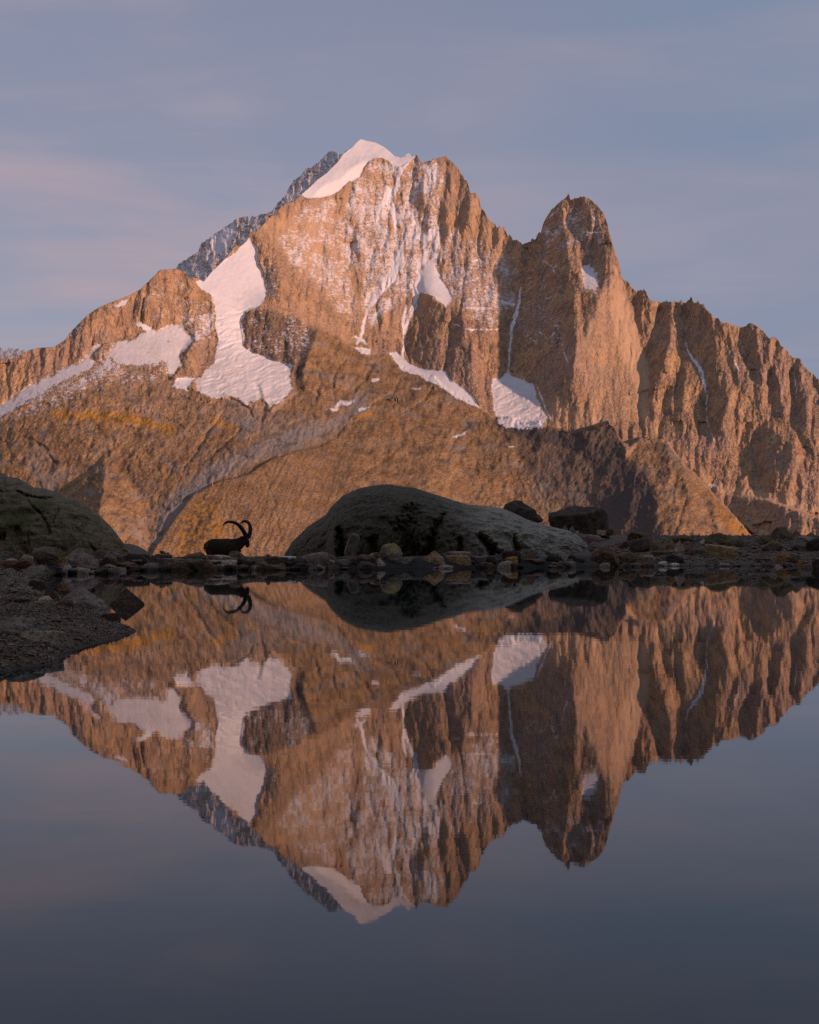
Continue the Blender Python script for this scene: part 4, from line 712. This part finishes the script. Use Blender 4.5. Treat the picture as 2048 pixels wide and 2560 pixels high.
    (1907, 1393, 1404, 38, 'slab', 'red', 'flat pinkish slab left of the leaning grey slab'), (1947, 1411, 1419, 22, 'point', 'lilac', 'small pink wedge at the waterline on the right'), (2046, 1396, 1422, 34, 'round', 'dark', 'dark stone at the waterline cut by the right edge'), (2027, 1411, 1421, 30, 'slab', 'grey', 'flat grey stone left of the dark stone at the right edge')]
for s in STONES: stone(*s, sub=5 if s[3] > 60 else 4)
stone(404, 1384, 1399, 54, 'slab', 'brown', 'brown slab at the foot of the leaning stone fins')
stone(412, 1371, 1398, 12, 'slab', 'brown', 'thin stone fin with a hooked dark tip, leaning left', d=64.4, dep=1.2, tilt=-.55, name='stone_fin'); stone(424, 1378, 1398, 10, 'slab', 'grey', 'thin grey stone fin leaning beside the hooked one', d=64.2, dep=1.2, tilt=-.65, name='stone_fin')

# rounded boulders traced in outline, with their own depth
def boulder(name, outline, ybase, d, depth, col_mat, label, seed, push=(), moss=(), amp=.05, nu=150, nv=70, power=.8, blend=None):
    o = np.asarray(outline, float); us = np.linspace(o[0, 0], o[-1, 0], nu); tops = np.interp(us, o[:, 0], o[:, 1])
    th = np.linspace(-.12, math.pi + .12, nv)
    U, TH = np.meshgrid(us, th)
    TP = np.repeat(tops[None, :], nv, 0)
    x = (U - CX) / F * d; zb = CAMZ + (YH - ybase) / F * d - .25; zt = CAMZ + (YH - TP) / F * d
    e = np.clip((U - o[0, 0]) / (o[-1, 0] - o[0, 0]), 0, 1); e = np.sqrt(np.clip(1 - (2 * e - 1) ** 4, 0.0, 1)) * .85 + .15
    s = np.sin(np.clip(TH, 0, math.pi)); c = np.cos(TH)
    hgt = np.maximum(zt - zb, .05)
    z = zb + hgt * s ** power - .3 * (np.clip(-TH, 0, 1) + np.clip(TH - math.pi, 0, 1)); y = d - depth * e * np.sign(c) * np.abs(c) ** .9 * np.clip(hgt / hgt.max() * 1.3, .25, 1)
    x = (U - CX) / F * y
    PYv = YH - (z - CAMZ) / d * F                       # height on the photograph, for the hollows
    front = np.clip(c * 2, 0, 1)
    n = fbm(x * .55, z * .8 + y * .5, seed, 5, .55); r_ = ridged(x * .9 + z * .9, z * 2.2 - x * .5 + y * .4, seed + 3, 4, .55); g_ = fbm(x * 4 + y, z * 5 - y * 2, seed + 5, 4, .6)
    y = y - front * (amp * 4 * n + amp * 1.6 * r_ + amp * .7 * g_); z = z + (1 - front) * 0 + s * amp * (.5 * g_ + .35 * r_) * .5
    dk = np.zeros(U.shape)
    wx = 9 * fbm(U / 22, PYv / 22, seed + 9, 5, .65)
    for pts, dep, fe in push:
        dd, par, _ = seg_dist(U + wx, PYv + wx[::-1], pts, False); ww = np.interp(par, np.arange(len(pts)), [q[2] for q in pts]) / 2 * (.75 + .7 * fbm(U / 9, PYv / 9, seed + 21, 3))
        m = (1 - sstep(-fe, fe, dd - ww)) * front; y = y + dep * .8 * m; dk = np.maximum(dk, m * (fe < 5))
    mo = np.zeros(U.shape)
    for mx, my, mr, mv in moss: mo = np.maximum(mo, mv * np.exp(-((U - mx) ** 2 + (1.6 * (PYv - my)) ** 2) / mr ** 2))
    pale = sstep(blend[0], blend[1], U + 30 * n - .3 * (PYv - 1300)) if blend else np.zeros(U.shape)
    ii = np.arange(U.size).reshape(U.shape)
    ob = mesh_from(name, np.stack([x, y, z], -1).reshape(-1, 3), np.stack([ii[:-1, :-1], ii[:-1, 1:], ii[1:, 1:], ii[1:, :-1]], -1).reshape(-1, 4), col_mat, dict(moss=mo, pale=pale, crack=dk), True)
    cen = np.array([(o[0, 0] + o[-1, 0]) / 2, 0]); ob['label'] = label; ob['category'] = 'boulder'
    return ob
def boulder_mat(name, c_dark, c_pale, green):
    def bl(t, b):
        co = t.n('ShaderNodeTexCoord').outputs['Object']
        n1 = t.noise(co, 1.3, 6, .62); n2 = t.noise(co, 7, 6, .65); s = t.noise(t.mapping(co, (.9, .9, 5), (.2, .45, .2)), 1.6, 6, .6, .6); sp = t.noise(co, 22, 3, .6)
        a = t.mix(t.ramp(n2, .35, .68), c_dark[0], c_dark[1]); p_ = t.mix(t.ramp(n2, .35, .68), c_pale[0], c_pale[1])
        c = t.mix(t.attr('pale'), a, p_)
        c = t.mix(t.math('MULTIPLY', t.ramp(s, .52, .60), .6), c, tuple(v * .6 for v in c_dark[0]))
        c = t.mix(t.math('MULTIPLY', t.ramp(n1, .54, .66), .55), c, tuple(v * 1.1 for v in c_dark[0]))
        m = t.ramp(t.math('ADD', t.attr('moss'), t.math('MULTIPLY', t.math('SUBTRACT', n2, .5), 1.4)), .35, .75)
        c = t.mix(m, c, t.mix(sp, tuple(v * .5 for v in green), green))
        c = t.mix(t.math('MULTIPLY', t.ramp(sp, .62, .70), .4), c, (.20, .20, .18))
        c = t.mix(t.math('MULTIPLY', t.attr('crack'), .25), c, (.010, .009, .008))       # darker colour along the cracks
        t.set(b.inputs['Base Color'], c); b.inputs['Roughness'].default_value = .85; b.inputs['Specular IOR Level'].default_value = .25
        t.set(b.inputs['Normal'], t.n('ShaderNodeBump', ins={'Strength': .8, 'Distance': .10, 'Height': t.math('ADD', t.math('MULTIPLY', s, 1.2), t.math('MULTIPLY', n2, .5))}).outputs[0])
    return material(name, bl)
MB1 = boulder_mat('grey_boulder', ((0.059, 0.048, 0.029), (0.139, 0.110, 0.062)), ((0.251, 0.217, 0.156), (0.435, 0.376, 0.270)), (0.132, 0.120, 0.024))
MB2 = boulder_mat('mossy_boulder', ((0.137, 0.102, 0.052), (0.290, 0.218, 0.116)), ((0.193, 0.128, 0.058), (0.338, 0.218, 0.098)), (0.165, 0.150, 0.050))
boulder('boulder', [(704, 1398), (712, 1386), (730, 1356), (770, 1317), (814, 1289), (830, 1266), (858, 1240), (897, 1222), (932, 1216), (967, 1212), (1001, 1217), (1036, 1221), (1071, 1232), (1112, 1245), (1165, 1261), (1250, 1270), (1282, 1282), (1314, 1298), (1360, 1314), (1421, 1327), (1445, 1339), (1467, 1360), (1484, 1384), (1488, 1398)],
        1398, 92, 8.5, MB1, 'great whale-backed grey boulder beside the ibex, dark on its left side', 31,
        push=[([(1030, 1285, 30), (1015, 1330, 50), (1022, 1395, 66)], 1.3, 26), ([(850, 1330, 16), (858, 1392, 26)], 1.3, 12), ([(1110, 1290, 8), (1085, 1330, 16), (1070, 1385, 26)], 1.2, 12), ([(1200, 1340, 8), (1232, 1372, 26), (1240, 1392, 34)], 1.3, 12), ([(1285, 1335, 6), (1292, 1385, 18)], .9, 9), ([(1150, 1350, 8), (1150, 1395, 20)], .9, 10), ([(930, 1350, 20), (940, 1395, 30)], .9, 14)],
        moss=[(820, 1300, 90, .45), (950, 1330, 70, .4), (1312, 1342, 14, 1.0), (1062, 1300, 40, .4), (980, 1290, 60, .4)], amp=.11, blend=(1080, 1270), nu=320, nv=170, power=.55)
boulder('boulder', [(-330, 1330), (-260, 1230), (-160, 1180), (-60, 1170), (0, 1182), (9, 1185), (21, 1193), (46, 1196), (67, 1208), (86, 1220), (111, 1222), (139, 1230), (162, 1243), (192, 1252), (220, 1268), (246, 1287), (278, 1317), (301, 1347), (320, 1373), (327, 1384), (332, 1398)],
        1400, 67, 3.4, MB2, 'huge rounded mossy boulder with black cracks, cut by the left edge', 57,
        push=[([(42, 1231, 3), (65, 1243, 5), (81, 1247, 7), (109, 1248, 12), (127, 1244, 4)], .45, 4), ([(65, 1247, 3), (88, 1275, 4), (104, 1289, 3), (116, 1312, 5), (125, 1333, 7)], .35, 4), ([(150, 1261, 2), (139, 1289, 3), (132, 1308, 4)], .25, 4), ([(70, 1330, 3), (73, 1365, 4)], .2, 4), ([(180, 1300, 20), (200, 1350, 36)], .25, 16), ([(40, 1330, 20), (60, 1380, 30)], .3, 14),
              ([(0, 1345, 14), (10, 1340, 14)], .4, 5), ([(160, 1262, 2), (178, 1261, 6), (195, 1268, 3)], .2, 3), ([(205, 1318, 8), (216, 1315, 5)], .2, 3), ([(228, 1340, 5), (236, 1330, 4), (250, 1329, 3)], .2, 3), ([(8, 1195, 12), (16, 1225, 10), (4, 1250, 10)], .2, 6), ([(225, 1360, 5), (240, 1380, 10)], .3, 4)],
        moss=[(40, 1300, 60, .78), (110, 1262, 40, .78), (150, 1290, 60, .45), (20, 1270, 40, .5), (120, 1250, 60, .4), (316, 1380, 16, .5), (240, 1345, 14, .5)], amp=.085, blend=(170, 300), nu=300, nv=120)
stone(1300, 1250, 1304, 92, 'round', 'dark', 'dark round boulder peeping out behind the great whale-backed boulder', d=97, cat='boulder', name='boulder', sub=5, seed=4)
stone(1450, 1263, 1326, 156, 'slab', 'dark', 'flat-topped dark block of rock standing on the crest right of the great boulder', d=96, cat='boulder', name='boulder', sub=5, seed=12, dep=.6, rot=.05)
stone(877, 1331, 1392, 28, 'slab', 'grey', 'narrow pale slab leaning upright against the great boulder', d=76, dep=1.0, tilt=.32, seed=9)
stone(1338, 1284, 1306, 40, 'round', 'dark', 'dark scree stone right under the round boulder on the crest', d=94)

# small stones between the named ones: six shapes, shared
protos = []
for k, (sty, cl) in enumerate((('slab', 'brown'), ('slab', 'grey'), ('block', 'dark'), ('point', 'grey'), ('block', 'brown'), ('slab', 'lilac'), ('slab', 'pale'), ('slab', 'dark'))):
    p_, fc_ = stone_co(900 + k, sty, 3); me = mesh_from('small_stone', p_, fc_, SM[cl], None, True); protos.append((me, {'slab': 'flat', 'round': 'rounded', 'point': 'angular', 'block': 'blocky'}[sty], {'brown': 'brown', 'grey': 'grey', 'red': 'reddish', 'lilac': 'purplish', 'pale': 'pale', 'tan': 'tan', 'dark': 'dark'}[cl]))
PLACES = [(290, 'below the mossy boulder at left'), (430, 'between the mossy boulder and the leaning fins'), (520, 'left of the ibex'), (640, 'below the ibex'), (740, 'between the ibex and the great boulder'), (900, 'under the left flank of the great boulder'), (1060, 'near the bright mossy boulder'), (1240, 'below the hollow of the great boulder'), (1480, 'under the right end of the great boulder'), (1620, 'by the streaked brown rock'), (1780, 'left of the great brown slab'), (1900, 'right of the great brown slab'), (2100, 'on the beach near the right edge')]
rng = np.random.RandomState(77); used = set(); cnt = 0
while cnt < 182:
    px = rng.uniform(-10, 2048) if cnt % 4 else rng.uniform(-10, 760); k = rng.randint(len(protos)); row = rng.rand()
    yw = np.interp(px, [s[0] for s in SHORE_PX[22:]], [s[1] for s in SHORE_PX[22:]])
    if px < 290: yw = 1434; base = yw + 1 - (0 if row < .4 else rng.uniform(3, 34))
    elif px < 1500: base = yw + 1 - (0 if row < .5 else rng.uniform(4, 26))
    else: base = yw + 1 - (0 if row < .45 else rng.uniform(3, 60) ** 1.0)
    wp = min(90, rng.lognormal(3.45, .42)) * (1 if px < 1500 else .7)
    x, dd, z = ground_hit(px, base)
    hpx = wp * rng.uniform(.2, .4)
    proto, shp, cl = protos[k]; o = proto if k not in used else proto.copy()
    if k in used: scene.collection.objects.link(o)
    used.add(k)
    place = next(pl for lim, pl in PLACES if px < lim); at = 'at the waterline' if row < .5 else 'just above the waterline'
    o.location = (x, dd + .12, z + hpx * .34 / F * dd); o.scale = (wp / F * dd, wp / F * dd * .8, hpx * 1.5 / F * dd)
    o.rotation_euler = (rng.uniform(-.12, .12), rng.uniform(-.2, .2), rng.uniform(0, 6.28))
    o['label'] = f'small {shp} {cl} stone {at} {place}'; o['category'] = 'stone'; o['group'] = f'small {shp} {cl} stones {at} {place}'
    cnt += 1

# ------------------------------------------------------------------ gravel and low grass (nobody could count them)
rng = np.random.RandomState(5)
def scatter(n, boxes):
    out = []
    for (x0, x1, y0, y1), share in boxes:
        m = int(n * share * 3); pts_px = rng.uniform(x0, x1, m); py = rng.uniform(y0, y1, m)
        d = CAMZ * F / np.maximum(py - YH, 12) if y0 > 1430 else rng.uniform(69.5, 86, m)
        x = (pts_px - CX) / F * d; z = ground_z(x, d); ok = z > .012
        out.append(np.stack([x[ok], d[ok], z[ok]], -1)[:int(n * share)])
    return np.concatenate(out)
oct_v = np.array([(1, 0, 0), (-1, 0, 0), (0, 1, 0), (0, -1, 0), (0, 0, 1), (0, 0, -1.)]); oct_f = np.array([(0, 2, 4), (2, 1, 4), (1, 3, 4), (3, 0, 4), (2, 0, 5), (1, 2, 5), (3, 1, 5), (0, 3, 5)])
pp_ = np.concatenate([scatter(1800, [((-60, 160, 1434, 1500), 1)]), scatter(5200, [((-60, 345, 1500, 1690), 1)]), scatter(4200, [((1480, 2120, 1340, 1420), 1)])])
sz = np.where(pp_[:, 1] < 34, rng.lognormal(-4.25, .45, len(pp_)), rng.lognormal(-3.1, .45, len(pp_)))
vv = []; 
for (x, y, z), s_ in zip(pp_, sz):
    R = np.array(Matrix.Rotation(rng.uniform(0, 6.28), 3, 'Z') @ Matrix.Rotation(rng.uniform(-.4, .4), 3, 'X'))
    vv.append((oct_v * (rng.uniform(.8, 1.4), rng.uniform(.7, 1.1), rng.uniform(.4, .8)) + rng.normal(size=(6, 3)) * .12) * s_ @ R.T + (x, y, z + s_ * .25))
vv = np.concatenate(vv); ff = (oct_f[None] + 6 * np.arange(len(pp_))[:, None, None]).reshape(-1, 3)
def gravel_mat(t, b):
    co = t.n('ShaderNodeTexCoord').outputs['Object']; n1 = t.noise(co, 6.0, 3, .6); n2 = t.noise(co, 2.3, 3, .6)
    c = t.mix(t.ramp(t.noise(co, 30.0, 2, .6), .35, .65), (.06, .038, .022), (.36, .265, .175)); c = t.mix(t.math('MULTIPLY', t.ramp(n2, .44, .58), .7), c, (.11, .07, .04))
    t.set(b.inputs['Base Color'], c); b.inputs['Roughness'].default_value = .85
gr = mesh_from('gravel', vv, ff, material('gravel_stones', gravel_mat), None, False, 'stuff'); gr['label'] = 'loose grey and brown gravel on the near spit and the right beach'; gr['category'] = 'gravel'
bl_ = scatter(2600, [((-60, 345, 1500, 1690), 1)]); keep = fbm(bl_[:, 0] / .6, bl_[:, 1] / .6, 77, 3) > -.08; bl_ = bl_[keep]
gv = []; 
for x, y, z in bl_:
    h_ = rng.uniform(.015, .045); a = rng.uniform(0, 6.28); w_ = .006; dx, dy = math.cos(a) * w_, math.sin(a) * w_; lx, ly = rng.normal(size=2) * .03
    gv += [(x - dx, y - dy, z - .01), (x + dx, y + dy, z - .01), (x + lx * .5 + dx * .7, y + ly * .5 + dy * .7, z + h_ * .6), (x + lx * .5 - dx * .7, y + ly * .5 - dy * .7, z + h_ * .6), (x + lx, y + ly, z + h_)]
gf = np.arange(len(bl_))[:, None, None] * 5 + np.array([[0, 1, 2], [0, 2, 3], [3, 2, 4]])[None]
ga = mesh_from('grass', gv, gf.reshape(-1, 3), plain_mat('dry_grass', (.05, .036, .018), (.11, .08, .04), 4.0), None, False, 'stuff'); ga['label'] = 'short dark dry grass on the near gravel spit'; ga['category'] = 'grass'

# ------------------------------------------------------------------ the ibex
def tube(bm, pts, n=14):
    """pts: x, y, z, half width, half height -> closed tapering tube"""
    P = [Vector(p[:3]) for p in pts]; rings = []
    for i, p in enumerate(pts):
        t = (P[min(i + 1, len(P) - 1)] - P[max(i - 1, 0)]).normalized()
        side = Vector((0, 1, 0)); side = (side - t * side.dot(t)).normalized(); up = t.cross(side).normalized()
        rings.append([bm.verts.new(P[i] + side * math.cos(2 * math.pi * k / n) * p[3] + up * math.sin(2 * math.pi * k / n) * p[4]) for k in range(n)])
    for a, b in zip(rings, rings[1:]):
        for k in range(n): bm.faces.new((a[k], a[(k + 1) % n], b[(k + 1) % n], b[k]))
    for rg, e, sgn in ((rings[0], pts[0], -1), (rings[-1], pts[-1], 1)):
        q = (P[0] - P[1] if sgn < 0 else P[-1] - P[-2]).normalized(); r_ = min(e[3], e[4])
        tip = bm.verts.new(Vector(e[:3]) + q * r_ * .7)
        for k in range(n): bm.faces.new((rg[k], rg[(k + 1) % n], tip))
    bmesh.ops.recalc_face_normals(bm, faces=bm.faces)
DI = 68.6; PXM = DI / F; GZI = .05
OX = 565
def L(px, py, y=0.0): return ((px - OX) * PXM, y, CAMZ + (YH - py) * PXM - GZI)
def chain(*rows): return [(*L(r[0], r[1], r[2]), r[3], r[4]) for r in rows]
def fur(name, c1, c2):
    return plain_mat(name, c1, c2, 9.0, .8, .5, .02)
M_FUR = fur('dark_fur', (.034, .021, .013), (.075, .046, .028)); M_HORN = plain_mat('horn', (.025, .018, .013), (.06, .045, .03), 14, .6); M_EYE = plain_mat('eye', (.01, .008, .006), (.015, .01, .008), 5, .2); M_PALE = fur('pale_fur', (.10, .075, .05), (.16, .12, .085))
ibex = bpy.data.objects.new('ibex', None); scene.collection.objects.link(ibex)
ibex.location = ((OX - CX) / F * DI, DI, GZI); ibex['label'] = 'dark brown ibex with long curved ridged horns standing on the far shore'; ibex['category'] = 'ibex'
bm = bmesh.new()
tube(bm, chain((514, 1369, 0, .07, .11), (520, 1368, 0, .13, .21), (529, 1367, 0, .17, .275), (540, 1369, 0, .19, .305), (552, 1371, 0, .21, .33), (564, 1372.5, 0, .22, .355), (575, 1372, 0, .20, .355), (585, 1370, 0, .17, .30), (593, 1367, 0, .13, .22)), 22)
tube(bm, chain((582, 1366, 0, .15, .27), (590, 1363, 0, .13, .24), (598, 1358.5, 0, .11, .20), (606, 1352.5, .0, .095, .165), (612, 1347, .0, .085, .12)), 18)
tube(bm, chain((611.5, 1343, 0, .075, .075), (614.5, 1347, 0, .085, .095), (617, 1353, 0, .078, .092), (618.5, 1359, 0, .062, .076), (619, 1364, 0, .05, .066), (618.6, 1367.5, 0, .042, .055)), 16)
for sy, dx in ((-.10, 0), (.10, 5)):
    tube(bm, chain((590 + dx, 1376, sy * .9, .07, .11), (590 + dx, 1388, sy, .05, .065), (589 + dx, 1398, sy, .035, .042), (588.5 + dx, 1402, sy, .036, .040), (588 + dx, 1409, sy, .024, .027), (588.5 + dx, 1413, sy, .028, .033), (589.5 + dx, 1416, sy, .032, .045)), 12)
    tube(bm, chain((526 + dx * 1.4, 1370, sy * .8, .09, .17), (524 + dx * 1.4, 1380, sy, .075, .14), (524 + dx * 1.4, 1389, sy, .055, .085), (519 + dx * 1.4, 1396, sy, .035, .05), (514 + dx * 1.4, 1401, sy, .029, .035), (515 + dx * 1.4, 1408, sy, .023, .026), (515.5 + dx * 1.4, 1413, sy, .027, .032), (517 + dx * 1.4, 1416, sy, .032, .045)), 12)
me = bpy.data.meshes.new('body'); bm.to_mesh(me); bm.free()
tmp = bpy.data.objects.new('body', me); scene.collection.objects.link(tmp)
rm = tmp.modifiers.new('remesh', 'REMESH'); rm.mode = 'VOXEL'; rm.voxel_size = .013
sm_ = tmp.modifiers.new('smooth', 'SMOOTH'); sm_.factor = .5; sm_.iterations = 6
dg = bpy.context.evaluated_depsgraph_get(); body_me = bpy.data.meshes.new_from_object(tmp.evaluated_get(dg)); bpy.data.objects.remove(tmp)
body_me.name = 'body'; body_me.materials.clear(); body_me.materials.append(M_FUR)
for pl in body_me.polygons: pl.use_smooth = True
def part(name, bm_or_me, mat, parent):
    if isinstance(bm_or_me, bpy.types.Mesh): m_ = bm_or_me
    else:
        m_ = bpy.data.meshes.new(name); bm_or_me.to_mesh(m_); bm_or_me.free(); m_.materials.append(mat)
        for pl in m_.polygons: pl.use_smooth = True
    o = bpy.data.objects.new(name, m_); scene.collection.objects.link(o); o.parent = parent; return o
body = part('body', body_me, M_FUR, ibex)
def curve_pts(pts, n):
    p = np.asarray(pts, float); t = np.concatenate([[0], np.cumsum(np.hypot(np.diff(p[:, 0]), np.diff(p[:, 1])))]); t /= t[-1]
    for _ in range(3): # chaikin
        q = [p[0]]
        for a, b in zip(p, p[1:]): q += [a * .75 + b * .25, a * .25 + b * .75]
        q.append(p[-1]); p = np.array(q)
    t = np.concatenate([[0], np.cumsum(np.hypot(np.diff(p[:, 0]), np.diff(p[:, 1])))]); t /= t[-1]
    s = np.linspace(0, 1, n); return np.stack([np.interp(s, t, p[:, i]) for i in range(p.shape[1])], -1)
c4 = lambda x, y, yy: (480 + x / 8.294, 1280 + y / 8.294, yy)
def horn(pts):
    cp = curve_pts(pts, 90); rows = []
    for i, (x, y, yy) in enumerate(cp):
        s = i / 89; r_ = .066 * (1 - s) ** .5 + .010; r_ *= 1 + .22 * max(0, math.sin(s * 2 * math.pi * 13)) ** 3 * (1 - .6 * s)
        rows.append((*L(x, y, yy), r_ * .8, r_))
    b = bmesh.new(); tube(b, rows, 12); part('horn', b, M_HORN, ibex)
horn([c4(1112, 520, -.035), c4(1105, 460, -.05), c4(1085, 415, -.07), c4(1040, 340, -.10), c4(960, 252, -.14), c4(870, 212, -.17), c4(790, 200, -.19), c4(725, 215, -.20), c4(685, 243, -.205), c4(660, 282, -.205)])
horn([c4(1165, 535, .035), c4(1185, 480, .05), c4(1203, 420, .07), c4(1208, 340, .11), c4(1192, 265, .16), c4(1150, 208, .21), c4(1095, 185, .25), c4(1040, 195, .28), c4(1005, 220, .30), c4(988, 245, .31)])
for sy in (-1, 1):
    b = bmesh.new(); tube(b, [(*L(611, 1345.5, sy * .07), .022, .03), (*L(607, 1343, sy * .11), .016, .034), (*L(602, 1340.5, sy * .14), .006, .012)], 10); part('ear', b, M_FUR, ibex)
    b = bmesh.new(); bmesh.ops.create_icosphere(b, subdivisions=2, radius=.014); bmesh.ops.translate(b, verts=b.verts, vec=L(619.5, 1352.5, sy * .075)); part('eye', b, M_EYE, ibex)
b = bmesh.new(); tube(b, chain((516, 1357, 0, .03, .035), (512.5, 1362, 0, .03, .03), (511, 1370, 0, .025, .026), (510.5, 1377, 0, .012, .014)), 10); part('tail', b, M_FUR, ibex)
b = bmesh.new(); tube(b, chain((519.5, 1359, -.10, .02, .022), (519, 1365, -.125, .022, .022), (519.2, 1372, -.13, .016, .018)), 10); pr = part('rump_patch', b, M_PALE, ibex); pr['label'] = 'pale rump stripe'

# ------------------------------------------------------------------ hut and lift masts on the far slopes
def box(bm, x0, x1, y0, y1, z0, z1):
    v = [bm.verts.new(c) for c in ((x0, y0, z0), (x1, y0, z0), (x1, y1, z0), (x0, y1, z0), (x0, y0, z1), (x1, y0, z1), (x1, y1, z1), (x0, y1, z1))]
    for q_ in ((0, 3, 2, 1), (4, 5, 6, 7), (0, 1, 5, 4), (1, 2, 6, 5), (2, 3, 7, 6), (3, 0, 4, 7)): bm.faces.new([v[i] for i in q_])
hd = float(f.sample(D, np.array([988.0]), np.array([1003.0]))[0]) - 10
hut = bpy.data.objects.new('mountain_hut', None); scene.collection.objects.link(hut); hut.location = unproject(987, 1004, hd); hut['label'] = 'tiny timber hut with pale posts on the brown ridge in mid picture'; hut['category'] = 'hut'
k = hd / F
M_WOOD = plain_mat('pale_timber', (.40, .28, .18), (.5, .36, .24), .5); M_DARK = plain_mat('dark_timber', (.05, .04, .035), (.08, .06, .05), .5); M_ROOF = plain_mat('metal_roof', (.32, .33, .36), (.42, .43, .46), .5)
b = bmesh.new(); box(b, -11 * k, 11 * k, 2 * k, 9 * k, -3 * k, 8 * k); part('wall', b, M_DARK, hut)
for px_ in (-10, -6, -3.4, 3, 9): b = bmesh.new(); box(b, px_ * k, (px_ + 1.4) * k, .4 * k, 1.7 * k, -2 * k, 8 * k); part('post', b, M_WOOD, hut)
b = bmesh.new(); box(b, -11 * k, 4 * k, 0, 1.2 * k, -3 * k, -.5 * k); part('terrace', b, M_WOOD, hut)
b = bmesh.new(); vs = [b.verts.new(c) for c in ((-22 * k, -1 * k, 2.5 * k), (-9 * k, -1 * k, 8.4 * k), (12 * k, -1 * k, 9 * k), (12 * k, 10 * k, 10.5 * k), (-9 * k, 10 * k, 10 * k), (-22 * k, 10 * k, 4 * k))]
b.faces.new((vs[0], vs[1], vs[4], vs[5])); b.faces.new((vs[1], vs[2], vs[3], vs[4])); bmesh.ops.solidify(b, geom=b.faces[:], thickness=.6 * k); part('roof', b, M_ROOF, hut)
for px_, py_, h_, lab in ((531, 1216, 16, 'thin pale lift mast on the crest of the lower moraine'), (877, 1056, 9, 'short pale lift mast above the stream bed in mid picture')):
    md = float(f.sample(D, np.array([float(px_)]), np.array([float(py_)]))[0]) - 6; k2 = md / F
    ma = bpy.data.objects.new('lift_mast', None); scene.collection.objects.link(ma); ma.location = unproject(px_, py_, md); ma['label'] = lab; ma['category'] = 'mast'
    b = bmesh.new(); box(b, -.8 * k2, .8 * k2, 0, 1.4 * k2, -3 * k2, h_ * k2); part('pole', b, M_WOOD, ma); b = bmesh.new(); box(b, -3 * k2, 3 * k2, .2 * k2, 1.2 * k2, h_ * k2 + .05, (h_ + 1.2) * k2); part('crossarm', b, M_WOOD, ma)
